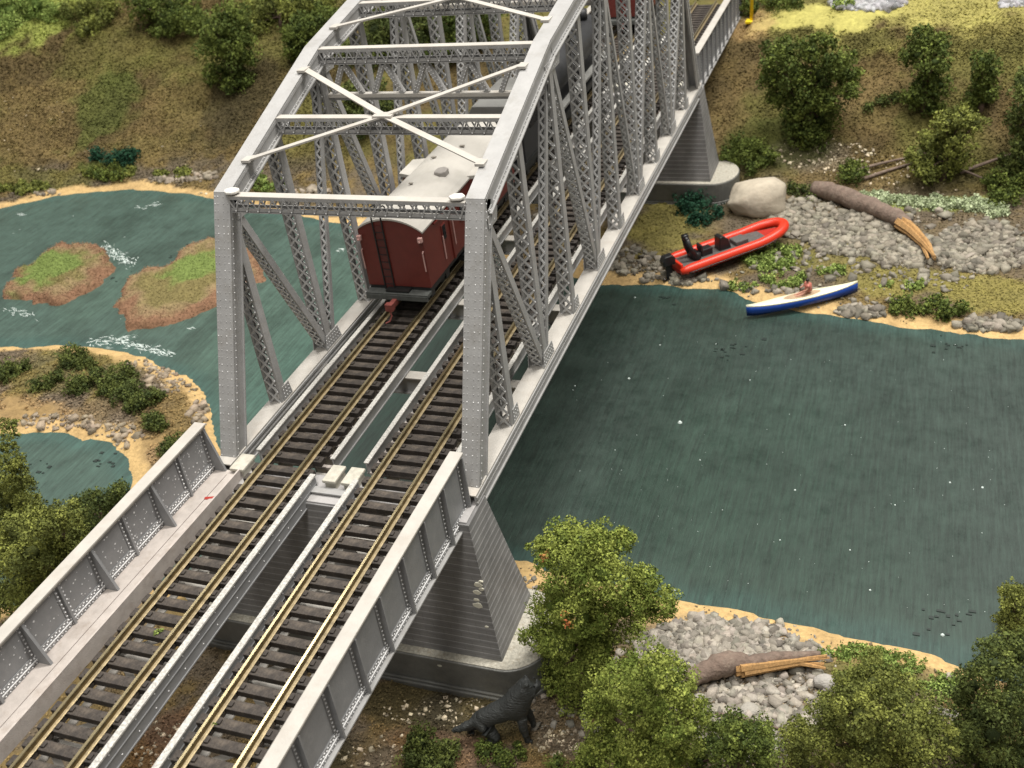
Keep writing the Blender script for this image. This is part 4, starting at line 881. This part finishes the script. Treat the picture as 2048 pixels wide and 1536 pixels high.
# ================================================================== PIERS
def stone_courses():
    m, n, b = nt('pier_stone'); L = n.links; b.inputs['Roughness'].default_value = .55
    tc = n.nodes.new('ShaderNodeTexCoord'); sx = n.nodes.new('ShaderNodeSeparateXYZ'); L.new(tc.outputs['Object'], sx.inputs[0])
    ad = n.nodes.new('ShaderNodeMath'); ad.operation = 'ADD'; L.new(sx.outputs[0], ad.inputs[0]); L.new(sx.outputs[1], ad.inputs[1])
    cb = n.nodes.new('ShaderNodeCombineXYZ'); L.new(ad.outputs[0], cb.inputs[0]); L.new(sx.outputs[2], cb.inputs[1])
    br = n.nodes.new('ShaderNodeTexBrick'); br.inputs['Scale'].default_value = 1; br.inputs['Brick Width'].default_value = .62; br.inputs['Row Height'].default_value = .2515
    br.inputs['Mortar Size'].default_value = .014; br.inputs['Color1'].default_value = (.20, .197, .195, 1); br.inputs['Color2'].default_value = (.188, .185, .183, 1); br.inputs['Mortar'].default_value = (.16, .157, .155, 1)
    L.new(cb.outputs[0], br.inputs['Vector']); t = n.nodes.new('ShaderNodeTexNoise'); t.inputs['Scale'].default_value = 1.3; t.inputs['Detail'].default_value = 7; L.new(tc.outputs['Object'], t.inputs['Vector'])
    mr = n.nodes.new('ShaderNodeMapRange'); mr.inputs[1].default_value = .3; mr.inputs[2].default_value = .7; mr.inputs[3].default_value = .75; mr.inputs[4].default_value = 1.1; L.new(t.outputs[0], mr.inputs[0])
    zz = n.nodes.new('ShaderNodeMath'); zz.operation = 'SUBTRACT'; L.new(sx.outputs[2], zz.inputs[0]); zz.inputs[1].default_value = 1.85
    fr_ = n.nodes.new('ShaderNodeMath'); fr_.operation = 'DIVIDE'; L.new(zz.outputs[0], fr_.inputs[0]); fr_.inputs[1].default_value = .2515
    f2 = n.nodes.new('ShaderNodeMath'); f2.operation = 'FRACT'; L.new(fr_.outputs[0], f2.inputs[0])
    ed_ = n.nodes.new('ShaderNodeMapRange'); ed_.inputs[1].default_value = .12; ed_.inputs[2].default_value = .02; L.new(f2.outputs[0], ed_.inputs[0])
    mxe = n.nodes.new('ShaderNodeMix'); mxe.data_type = 'RGBA'; L.new(ed_.outputs[0], mxe.inputs[0]); L.new(br.outputs[0], mxe.inputs[6]); mxe.inputs[7].default_value = (.55, .54, .53, 1)  # painted ledge highlight: pale line along the lower edge of each course
    vm = n.nodes.new('ShaderNodeVectorMath'); vm.operation = 'SCALE'; L.new(mxe.outputs[2], vm.inputs[0]); L.new(mr.outputs[0], vm.inputs['Scale']); L.new(vm.outputs[0], b.inputs['Base Color']); return m
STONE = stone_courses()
CHIPP = mat('flaked_spot', (.6, .58, .48), .8)
def pier(yc, label, near):
    root = empty('stone_pier', (0, yc, ZW), label=label, cat='pier', group='stone piers under the bridge'); z0, z1 = 1.85, 6.88   # local heights above the water
    def half(t): return 4.81 + (5.50 - 4.81) * t, .72 + (1.5 - .72) * t          # t 0 at the top, 1 at the foot
    m = MB(); k = 20; hz = (z1 - z0) / k
    for i in range(k):
        hx, hy = half((i + 1) / k); za = z1 - hz * (i + 1); zb = z1 - hz * i - .003
        hx2, hy2 = half((i + .5) / k); hx2 -= .015; hy2 -= .015
        P = [(-hx, -hy, za), (hx, -hy, za), (hx, hy, za), (-hx, hy, za), (-hx2, -hy2, zb), (hx2, -hy2, zb), (hx2, hy2, zb), (-hx2, hy2, zb)]
        m.add(P, [(0, 3, 2, 1), (4, 5, 6, 7), (0, 1, 5, 4), (1, 2, 6, 5), (2, 3, 7, 6), (3, 0, 4, 7)])
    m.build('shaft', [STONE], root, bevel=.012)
    m = MB(); m.box(-4.72, 4.72, -.66, .66, z1 - .02, z1 + .05); m.build('cap', [PIERL], root, bevel=.02)
    def stad(hx, r, za, zb, mat_, nm, bev=.04):
        P = []
        for k in range(25):
            a = -math.pi / 2 + math.pi * k / 24; P.append((hx - r * .8 + r * .8 * math.cos(a), r * math.sin(a)))
        P += [(-p[0], -p[1]) for p in P]; m = MB(); m.prism(P, 2, za, zb); return m.build(nm, mat_, root, bevel=bev)
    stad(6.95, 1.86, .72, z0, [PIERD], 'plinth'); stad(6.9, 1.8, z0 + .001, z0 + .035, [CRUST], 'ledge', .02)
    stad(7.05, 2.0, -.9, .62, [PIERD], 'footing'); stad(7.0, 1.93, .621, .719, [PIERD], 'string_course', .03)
    if near:
        m = MB()
        for (u, v, s) in [(961, 1165, 5), (955, 1171, 9), (962, 1180, 6), (953, 1186, 9), (952, 1201, 6), (955, 1212, 11), (973, 1255, 4), (879, 1332, 5)]:
            y = yc - 1.35 if v < 1300 else yc - 1.87; t = np.interp(v, [1050, 1325], [0, 1]); y = yc - .72 - .78 * t - .03 if v < 1300 else yc - 1.88
            p = aty(u, v, y); q = s / pxscale(p); P = [(p[0] + q * math.cos(a) * RNG.uniform(.8, 1.2), p[2] - ZW + q * .6 * math.sin(a) * RNG.uniform(.7, 1.2)) for a in np.linspace(0, 5.6, 9)]; m.prism(P, 1, p[1] - yc + .012, p[1] - yc + .06)
        m.build('flaked_spots', [CHIPP], root)
    return root
pier(-.55, 'near grey stone pier under the joint of truss and girder span', True)
pier(10 * DP + .02, 'far grey stone pier under the distant end of the truss', False)

# ================================================================== TRAIN
RED = mat('boxcar_red', (.125, .021, .015), .42, noise=.12, scale=3, bump=.08); ROOF = mat('roof_grey', (.47, .45, .41), .55, noise=.06, scale=1.5, dirt=(.36, .34, .29), dirtamt=.4)
BLK = mat('frame_black', (.012, .013, .013), .5, noise=.3); DKG = mat('loco_dark_grey', (.025, .026, .028), .5, noise=.2, scale=2); GLS = mat('dark_glass', (.01, .012, .014), .12); RUST = mat('coupler_rust', (.2, .05, .04), .6, noise=.3, scale=6); PINK = mat('grab_iron_dusty', (.5, .3, .27), .5)
LGR = mat('loco_roof_grey', (.20, .20, .19), .55, noise=.1, scale=2)
def roofprof(hw, ze, zc, n=14): return [(-hw + 2 * hw * k / n, ze + (zc - ze) * (1 - (2 * k / n - 1) ** 2) ** .9 if 0 < k < n else ze) for k in range(n + 1)]
def truck(m, y):
    for e in (-1, 1):
        m.box(e * .95 - .06, e * .95 + .06, y - 1.1, y + 1.1, .38, .62)
        for q in (-.8, .8): m.tube([(e * .72 - .06, y + q, .42), (e * .72 + .08, y + q, .42)], .41, 20); m.box(e * 1.0 - .05, e * 1.0 + .05, y + q - .18, y + q + .18, .25, .6)
    m.box(-.9, .9, y - .25, y + .25, .4, .7)
    for q in (-.8, .8): m.tube([(-.72, y + q, .42), (.72, y + q, .42)], .06, 8)
CABW = (2.3, 4.3)
def car(x, y0, L, label, cab=True):
    root = empty('caboose' if cab else 'boxcar', (x, y0, 0), label=label, cat='train car'); hw, zf, ze, zc = 1.36, .98, 3.42, 3.92
    m = MB(); m.prism([(-hw, zf), (hw, zf), (hw, ze)] + [p for p in roofprof(hw, ze, zc - .02)[::-1][1:-1]] + [(-hw, ze)], 1, .42, L - .42, 0); body = m.build('body', [RED], root, bevel=.02)
    m = MB(); top = roofprof(hw + .06, ze, zc); P = top + [(p[0], p[1] - .07) for p in top[::-1]]; m.prism(P, 1, .38, L - .38); rf = m.build('roof', [ROOF], root)
    PG = mat('platform_grey', (.07, .075, .07), .8, noise=.3, scale=6)
    m = MB(); m.box(-hw + .02, hw - .02, 0, .44, .72, .86); m.box(-hw + .02, hw - .02, -.03, .05, .60, .80); m.build('platform', [PG], root)
    m = MB(); m.box(-hw + .02, hw - .02, L - .44, L, .72, .86); m.build('platform', [PG], root)
    m = MB(); m.box(-.5, .5, .1, L - .1, .55, .95); m.box(-hw + .05, hw - .05, .42, L - .42, .80, .978)
    for e in (-1, 1): m.box(e * hw - .1, e * hw + .02 * e + (.08 if e < 0 else 0), .42, L - .42, .74, .97) if False else None
    m.box(-hw, hw, L * .35, L * .65, .35, .6)
    m.build('underframe', [BLK], root)
    for y in (1.9, L - 1.9): m = MB(); truck(m, y); m.build('bogie', [BLK], root)
    # coupler
    m = MB(); m.box(-.2, .0, -.42, .1, .42, .66); m.box(-.28, .04, -.62, -.38, .40, .70); m.tube([(-.12, -.55, .42), (-.05, -.62, .2), (-.12, -.72, .03), (-.28, -.82, -.02)], [.04, .04, .035, .03], 8); m.build('coupler', [RUST], root, bevel=.03)
    if cab:
        # ladder with hooked stiles, end window panel
        m = MB()
        for e in (-.62, -.22):
            m.tube([(e, .37, .86), (e, .36, 3.65), (e, .36, 4.28), (e + .04, .42, 4.38), (e + .10, .55, 4.38), (e + .12, .62, 4.3), (e + .12, .62, 4.05)], .032, 8)
        for z in np.arange(1.1, 3.6, .32): m.tube([(-.62, .37, z), (-.22, .37, z)], .012, 6)
        m.build('ladder', [BLK], root)
        m = MB(); m.box(-.58, -.26, .395, .418, .9, 3.6); m.build('end_panel', [mat('darker_red', (.09, .018, .014), .5)], root)
        for tp in ([(-hw + .05, .33, 1.75), (-hw + .05, .31, 2.55), (-hw + .05, .4, 2.6)], [(hw - .05, .33, 1.75), (hw - .05, .31, 2.55), (hw - .05, .4, 2.6)], [(hw + .05, 2.1, 1.4), (hw + .05, 2.1, 2.4)], [(hw + .05, 3.2, 1.5), (hw + .05, 3.2, 2.9)]):
            m = MB(); m.tube(tp, .026, 6); m.build('grab_iron', [PINK], root)
        for e in (-1, 1):
            m = MB(); m.box(-.09, .09, -.09, .07, -.1, .1); m.tube([(0, -.09, -.05), (0, -.14, -.05)], .05, 8); o = m.build('marker_lamp', [PINK], root, bevel=.02); o.location = (e * (hw - .06), .34, 3.1)
            for (yy, w, h) in ((CABW[0], .26, .28), (CABW[1], .5, .34), (8.4, .45, .34)):
                m = MB(); m.frame((e * (hw + .012), yy, 2.5), np.eye(3), (.03, w / 2 + .06, h + .06)); o = m.build('window_frame', [RED], root, bevel=.015)
                m = MB(); m.frame((e * (hw + .03), yy, 2.5), np.eye(3), (.03, w / 2, h)); m.build('pane', [GLS], o)
        for e in (-1, 1):    # bay windows
            m = MB(); m.prism([(e * hw, 5.4), (e * (hw + .42), 5.7), (e * (hw + .42), 7.0), (e * hw, 7.3)], 2, 1.2, 3.35); m.build('bay', [RED], root)
            m = MB(); m.prism([(e * (hw - .5), 5.3), (e * (hw + .50), 5.6), (e * (hw + .50), 7.1), (e * (hw - .5), 7.4)], 2, 3.351, 3.50); m.build('bay_roof', [ROOF], root)
        m = MB(); m.prism([(1.375, 1.2), (1.45, 1.2), (1.45, 3.25), (1.375, 3.25)], 1, 2.75, 2.9) if False else m.box(1.36, 1.42, 2.9, 3.05, 1.0, 3.2); m.box(1.36, 1.43, 1.5, 3.2, 3.18, 3.24); m.build('side_trim', [RED], root)
        for (xx, yy, s) in ((.1, 1.6, .09), (-.35, 3.6, .07), (.45, 5.0, .09), (-.5, 6.4, .09), (.35, 7.6, .09), (-.2, 9.2, .07)):
            zz = ze + (zc - ze) * (1 - (xx / hw) ** 2) ** .9; m = MB(); m.tube([(xx, yy, zz - .05), (xx, yy, zz + .06)], s * .7, 10); m.box(xx - s * 1.2, xx + s * 1.2, yy - s * .8, yy + s * .8, zz + .05, zz + .08); m.build('roof_vent', [mat('vent_grey', (.22, .2, .17), .7)], root)
        m = MB(); zz = zc - .05; m.prism([(.25, 4.6), (.55, 4.5), (.75, 4.65), (.75, 5.05), (.5, 5.2), (.25, 5.05)], 2, zz - .1, zz + .16); m.build('smoke_jack', [mat('jack_grey', (.3, .28, .26), .6)], root, bevel=.05)
    else:
        for e in (-1, 1):
            for k in range(9): m = MB(); m.box(e * hw - .03, e * hw + .03, .8 + k * (L - 1.6) / 8 - .05, .8 + k * (L - 1.6) / 8 + .05, zf, ze - .05); m.build('side_rib', [RED], root)
        m = MB(); m.box(hw, hw + .05, L * .4, L * .6, zf + .05, ze - .2); m.build('door', [RED], root)
    return root
car(-2.1, 9.42, 11.2, 'red caboose with pale curved roof and end ladder on the left track')
# grey hood locomotive ahead of the caboose
def loco(x, y0, L, label):
    root = empty('locomotive', (x, y0, 0), label=label, cat='locomotive')
    m = MB(); m.box(-1.35, 1.35, 0, L, .85, 1.15); m.box(-.9, .9, 1.0, L - 1, .35, .85); m.build('underframe', [BLK], root)
    m = MB(); m.prism([(-1.3, 1.15), (1.3, 1.15), (1.3, 3.5), (.95, 3.95), (-.95, 3.95), (-1.3, 3.5)], 1, .6, 4.2); cabn = m.build('cab', [DKG], root, bevel=.03)
    m = MB(); m.prism([(-1.38, 3.46), (1.38, 3.46), (1.0, 4.02), (-1.0, 4.02)], 1, .35, 4.4); m.build('cab_roof', [LGR], root, bevel=.04)
    P = [(-.55, 1.3), (.55, 1.3), (.55, 2.7)] + [(.55 * math.cos(a), 2.7 + .5 * math.sin(a)) for a in np.linspace(0.2, 2.94, 10)] + [(-.55, 2.7)]
    m = MB(); m.prism(P, 1, .56, .62); m.build('rear_opening', [BLK], root)
    for e in (-1, 1): m = MB(); m.box(e * 1.3 - .03, e * 1.3 + .03, 1.6, 3.4, 2.5, 3.2); m.build('side_window', [GLS], root)
    m = MB(); m.tube([(0, 4.2, 2.6), (0, L - .4, 2.6)], .98, 24); m.build('boiler', [DKG], root, True)
    m = MB()
    for q in (5.6, 8, L - 1.5): m.tube([(0, q, 3.6), (0, q, 4.15)], .3, 14)
    m.build('dome', [DKG], root, True)
    for y in (2.2, 5.5, 8.6, L - 1.8): m = MB(); truck(m, y); m.build('bogie', [BLK], root)
    m = MB()
    for e in (-1, 1): m.box(e * 1.2 - .2, e * 1.2 + .2, 4.2, L - .6, 1.5, 1.62); m.box(e * 1.15 - .22, e * 1.15 + .22, 5, 6.4, 1.75, 2.5)
    m.build('running_board', [LGR], root)
    return root
loco(-2.05, 21.3, 17.4, 'dark grey locomotive ahead of the red caboose, half hidden by the truss')
car(-2.05, 46.5, 7, 'red boxcar furthest along the left track, seen through the far truss', cab=False)

# ================================================================== BOATS
def loft(secs, closed=True):
    secs = [np.asarray(s, float) for s in secs]; n = len(secs[0]); F = []
    for i in range(len(secs) - 1):
        for k in range(n if closed else n - 1):
            j = (k + 1) % n; F.append((i * n + k, i * n + j, (i + 1) * n + j, (i + 1) * n + k))
    if closed: F += [tuple(range(n))[::-1], tuple((len(secs) - 1) * n + k for k in range(n))]
    return np.concatenate(secs), F
ORG = mat('hypalon_red', (.62, .035, .012), .38, noise=.05, scale=3); ORD = mat('hull_red', (.36, .02, .012), .45); FLR = mat('boat_floor_grey', (.09, .085, .08), .7, noise=.3, scale=6); BK = mat('moulded_black', (.012, .012, .013), .4)
A = at(1345, 556); B = at(1572, 478); A[2] = B[2] = -7.25; hd = math.atan2(B[1] - A[1], B[0] - A[0]); LB = 7.3; BS = .93
bt = empty('inflatable_boat', (A[0], A[1], max(float(Hs(A[0], A[1])), float(Hs(B[0], B[1]))) - .12), hd, label='orange red rigid inflatable boat pulled up on the far bank grass', cat='boat'); bt.rotation_euler = (math.radians(-2), math.radians(-2.5), hd); bt.scale = (.97, .84, .86)
m = MB(); path = []
for t in np.linspace(0, 1, 15): path.append((.1 + t * 4.9, -1.05, .62 + .05 * t))
for a in np.linspace(-90, 90, 21)[1:-1]: r = math.radians(a); path.append((5.0 + 2.15 * math.cos(r) ** .8, 1.05 * math.sin(r), .67 + .28 * math.cos(r)))
for t in np.linspace(1, 0, 15): path.append((.1 + t * 4.9, 1.05, .62 + .05 * t))
rr = [.17, .27] + [.31] * (len(path) - 4) + [.27, .17]; m.tube(path, rr, 16); m.build('tube', [ORG], bt, True)
m = MB(); m.tube([(p[0] + (.02), p[1] * 1.29 if abs(p[1]) > .9 else p[1] * 1.27, p[2] - .10) for p in path[1:-1]], .045, 8); m.build('rubbing_strake', [BK], bt, True)
secs = []
for t in np.linspace(0, 1, 14):
    x = .25 + t * 6.7; w = 1.15 * (1 - max(0, (t - .45) / .55) ** 2.2); w = max(w, .04); k = .05 + .5 * max(0, (t - .5) / .5) ** 2
    secs.append([(x, -w, .62 + k * .3), (x, -w * .92, .36 + k * .6), (x, 0, .06 + k * 1.1), (x, w * .92, .36 + k * .6), (x, w, .62 + k * .3)])
vv, F = loft(secs); m = MB(); m.add(vv, F); m.build('hull', [ORD], bt, False, .02)
m = MB(); P = [(.3, -.8), (5.0, -.8), (5.8, -.6), (6.5, 0), (5.8, .6), (5.0, .8), (.3, .8)]; m.prism(P, 2, .66, .70); m.build('floor', [FLR], bt)
m = MB(); m.box(.2, .36, -.85, .85, .5, .98); m.build('transom', [ORG], bt, bevel=.04)
for (x, h) in ((2.9, 1.0), ): m = MB(); m.prism([(x, .7), (x + .75, .7), (x + .6, 1.35), (x + .25, 1.65), (x + .05, 1.6)], 1, -.36, .36); m.build('console', [BK], bt, bevel=.05)
m = MB(); m.box(3.9, 4.7, -.45, .45, .7, .98); m.build('bench_seat', [FLR], bt, bevel=.05)
m = MB(); m.box(1.8, 2.5, -.3, .3, .7, 1.15); m.box(1.75, 1.9, -.3, .3, 1.1, 1.5); m.build('jockey_seat', [BK], bt, bevel=.05)
m = MB()
for e in (-.36, .36): m.tube([(1.5, e, .6), (1.15, e * .95, 1.5), (1.0, e * .7, 2.2)], [.2, .15, .12], 8)
m.box(1.2, 1.7, -.4, .4, .66, 1.1)
m.tube([(1.0, -.3, 2.2), (1.0, .3, 2.2)], .13, 8); m.box(.85, 1.15, -.16, .16, 2.2, 2.45); m.build('radar_arch', [BK], bt, True)
om = MB(); om.prism([(-.55, .85), (.16, .85), (.2, 1.25), (.05, 1.5), (-.45, 1.48), (-.58, 1.2)], 1, -.27, .27); om.prism([(-.35, -.15), (-.02, -.15), (.05, .85), (-.35, .85)], 1, -.09, .09); om.prism([(-.6, -.42), (-.02, -.3), (0, -.1), (-.45, -.12)], 1, -.06, .06); ob = om.build('outboard_motor', [BK], bt, bevel=.06)
m = MB()
for k in range(3): a = k * 2.09; m.frame((-.55, .16 * math.cos(a), -.22 + .16 * math.sin(a)), ((1, 0, 0), (0, math.cos(a), math.sin(a)), (0, -math.sin(a), math.cos(a))), (.02, .14, .07))
m.build('propeller', [BK], ob)
# kayak
A = atz(1494, 628, -7.35); B = atz(1716, 586, -7.2); hd = math.atan2(B[1] - A[1], B[0] - A[0]); LK = float(np.linalg.norm((B - A)[:2]))
kz = float(Hs(B[0], B[1]))
kp = math.atan2(kz + .02 - (ZW - .02), LK)
ky = empty('canoe', (A[0], A[1], ZW - .02), hd, label='cream canoe with royal blue hull half in the water, one seated paddler', cat='canoe'); ky.rotation_euler = (0, -kp, hd)
secs = []; sd = []
for t in np.linspace(0, 1, 21):
    x = t * LK; w = .36 * max(.03, math.sin(math.pi * t)) ** .75; sh = .62 + .1 * (2 * t - 1) ** 4; ke = .02 + .14 * (2 * t - 1) ** 6
    secs.append([(x, -w, sh), (x, -w * .93, sh * .35 + ke), (x, 0, ke), (x, w * .93, sh * .35 + ke), (x, w, sh)]); sd.append([(x, -w * 1.03, sh - .03), (x, -w * 1.03, sh + .02), (x, -w * .5, sh + .07), (x, w * .5, sh + .07), (x, w * 1.03, sh + .02), (x, w * 1.03, sh - .03)])
vv, F = loft(secs); m = MB(); m.add(vv, F); m.build('hull', [mat('royal_blue', (.008, .05, .28), .35)], ky, True)
vv, F = loft(sd); m = MB(); m.add(vv, F); dk = m.build('deck', [mat('cream_deck', (.72, .7, .5), .4, noise=.06)], ky)
m = MB(); P = [(LK * .5 + .95 * math.cos(a), .25 * math.sin(a)) for a in np.linspace(0, 2 * math.pi, 25)[:-1]]; m.prism(P, 2, .66, .695); m.build('cockpit', [mat('cockpit_tan', (.38, .27, .17), .7)], ky)

# ------------------------------------------------------------------ skinned bodies (person, dog)
def skin(name, verts, edges, rad, material, root=0, sub=2, parent=None):
    me = bpy.data.meshes.new(name); me.from_pydata([tuple(v) for v in verts], edges, []); o = bpy.data.objects.new(name, me); COL.objects.link(o)
    me.materials.append(material)
    sk = o.modifiers.new('skin', 'SKIN'); sk.use_smooth_shade = True; sk.branch_smoothing = .6
    if not me.skin_vertices: 
        bpy.context.view_layer.objects.active = o
    L = me.skin_vertices[0].data
    for i, r in enumerate(rad): L[i].radius = (r, r) if not isinstance(r, tuple) else r; L[i].use_root = (i == root)
    sb = o.modifiers.new('sub', 'SUBSURF'); sb.levels = sub; sb.render_levels = sub
    if parent: o.parent = parent
    return o
SKINM = mat('figure_skin', (.45, .22, .15), .6); SHIRT = mat('figure_shirt', (.5, .16, .12), .6); HAIR = mat('figure_hair', (.03, .02, .015), .7)
pv = [(0, 0, .12), (0, 0, .32), (0.02, 0, .55), (.03, 0, .68), (.05, 0, .80), (.03, .17, .60), (.16, .24, .40), (.36, .2, .34), (.03, -.17, .60), (.16, -.24, .40), (.36, -.2, .34), (.3, .10, .12), (.72, .09, .06), (.3, -.10, .12), (.72, -.09, .06)]
pe = [(0, 1), (1, 2), (2, 3), (3, 4), (2, 5), (5, 6), (6, 7), (2, 8), (8, 9), (9, 10), (0, 11), (11, 12), (0, 13), (13, 14)]
pr_ = [.13, .13, .14, .05, .09, .065, .05, .035, .065, .05, .035, .08, .05, .08, .05]
person = skin('person', pv, pe, pr_, SKINM)
mw = Matrix.Rotation(hd + math.pi, 4, 'Z'); pl = V([LK * .56, .02, .62])
M4 = Matrix.Translation(Vector((A[0], A[1], ZW - .02))) @ Matrix.Rotation(hd, 4, 'Z') @ Matrix.Rotation(-kp, 4, 'Y') @ Matrix.Translation(Vector(pl)) @ Matrix.Rotation(math.pi, 4, 'Z')
person.matrix_world = M4; tag(person, 'seated paddler in a salmon pink shirt in the canoe', 'person')
m = MB(); m.tube([(-.005, 0, .22), (0, 0, .4), (.02, 0, .58), (.03, 0, .66)], [.16, .155, .165, .09], 14, squash=1.15); m.tube([(.03, .15, .61), (.1, .21, .5)], [.08, .065], 8); m.tube([(.03, -.15, .61), (.1, -.21, .5)], [.08, .065], 8); m.build('shirt', [SHIRT], person, True)
m = MB(); m.tube([(.02, 0, .80), (.03, 0, .86), (.03, 0, .92)], [.105, .1, .05], 12); m.build('hair', [HAIR], person, True)
# black dog, standing with its head low, seen from its right side
FUR = mat('black_fur', (.034, .037, .036), .6, noise=.3, scale=4, bump=1., bscale=7, stretch=(1, 1, 3))
dv = [(-.95, 0, 1.05), (-.5, 0, 1.25), (0, 0, 1.48), (.45, 0, 1.75), (.72, 0, 2.12), (.92, 0, 2.5), (1.16, 0, 2.42), (1.36, 0, 2.28),
      (-1.3, 0, .92), (-1.7, 0, .72), (-2.1, 0, .62),
      (-.75, -.28, .80), (-.42, -.34, .45), (-.85, -.34, .28), (-.72, -.34, .06), (-.5, -.34, .05),
      (-1.05, .25, .80), (-1.1, .34, .45), (-1.5, .34, .30), (-1.55, .34, .05), (-1.33, .34, .04),
      (.55, -.26, 1.25), (.52, -.30, .78), (.60, -.30, .36), (.60, -.30, .06), (.8, -.30, .04),
      (.6, .26, 1.25), (.74, .30, .78), (.85, .30, .36), (.85, .30, .06), (1.05, .30, .04),
      (.88, .17, 2.66), (.82, .22, 2.74), (.88, -.17, 2.66), (.82, -.22, 2.74), (.1, 0, .92)]
de = [(0, 1), (1, 2), (2, 3), (3, 4), (4, 5), (5, 6), (6, 7), (0, 8), (8, 9), (9, 10), (0, 11), (11, 12), (12, 13), (13, 14), (14, 15), (0, 16), (16, 17), (17, 18), (18, 19), (19, 20), (3, 21), (21, 22), (22, 23), (23, 24), (24, 25), (3, 26), (26, 27), (27, 28), (28, 29), (29, 30), (5, 31), (31, 32), (5, 33), (33, 34)]
dr = [.42, .44, .50, .56, .46, .33, .22, .13, .20, .17, .06, .33, .25, .13, .10, .09, .30, .2, .13, .1, .09, .26, .18, .12, .11, .10, .24, .18, .12, .11, .10, .09, .04, .09, .04, .3]
dr = [r * .93 for r in dr]
dv = dv[:35]; dr = dr[:35]
dog = skin('dog', dv, de, dr, FUR, 1)
dp = V([(5.22 + 6.99) / 2 + .1, -3.75, 0]); dp[2] = float(Hs(dp[0], dp[1])) - .02
dog.location = dp; dog.rotation_euler.z = math.radians(20); dog.scale = (.86, .9, .95)
dm = dog.modifiers.new('fur', 'DISPLACE'); tx = bpy.data.textures.new('furtex', 'CLOUDS'); tx.noise_scale = .16; dm.texture = tx; dm.strength = .10; dm.texture_coords = 'LOCAL'
tag(dog, 'black shaggy dog figure standing at the foot of the near pier', 'dog')
m = MB()
for e in (-1, 1): m.tube([(1.12, e * .17, 2.56), (1.18, e * .2, 2.58)], .03, 8)
m.build('eye', [GLS], dog)
# yellow post
YEL = mat('yellow_paint', (.8, .58, .01), .5, noise=.06); yp = V([5.62, 51.3, 0]); yp[2] = float(Hs(yp[0], yp[1])); yo = empty('yellow_post', tuple(yp), label='bright yellow post standing beside the far girder span', cat='post')
m = MB(); m.tube([(0, 0, 0), (0, 0, 6)], .12, 10); m.build('pole', [YEL], yo, True); m = MB(); m.frame((0, 0, .05), np.eye(3), (.4, .35, .09)); m.build('base', [YEL], yo, bevel=.04)

# ================================================================== LIGHT: rows of ceiling strip lights
wd = bpy.data.worlds.new('World'); sc.world = wd; wd.use_nodes = True
wd.node_tree.nodes['Background'].inputs[0].default_value = (1, .97, .92, 1); wd.node_tree.nodes['Background'].inputs[1].default_value = .34
def strip(x, y, z, sx, sy, p, col=(1, .96, .9), tgt=(0, 10, -3)):
    l = bpy.data.lights.new('ceiling_strip', 'AREA'); l.shape = 'RECTANGLE'; l.size = sx; l.size_y = sy; l.energy = p; l.color = col
    o = bpy.data.objects.new('ceiling_strip', l); COL.objects.link(o); o.location = (x, y, z)
    d = Vector(tgt) - Vector((x, y, z)); o.rotation_euler = d.to_track_quat('-Z', 'Y').to_euler(); o['category'] = 'lamp'; return o
strip(50, 40, 145, 22, 100, 330000); strip(15, -50, 150, 22, 100, 150000); strip(-50, 60, 150, 22, 90, 140000)
for o in [o for o in COL.objects if o.type == 'LIGHT']: 
    if 'category' in o.keys(): del o['category']
sc.view_settings.view_transform = 'Standard'; sc.view_settings.look = 'None'; sc.view_settings.exposure = 0; sc.view_settings.gamma = 1
sc.cycles.max_bounces = 6; sc.cycles.diffuse_bounces = 3; sc.cycles.use_denoising = True
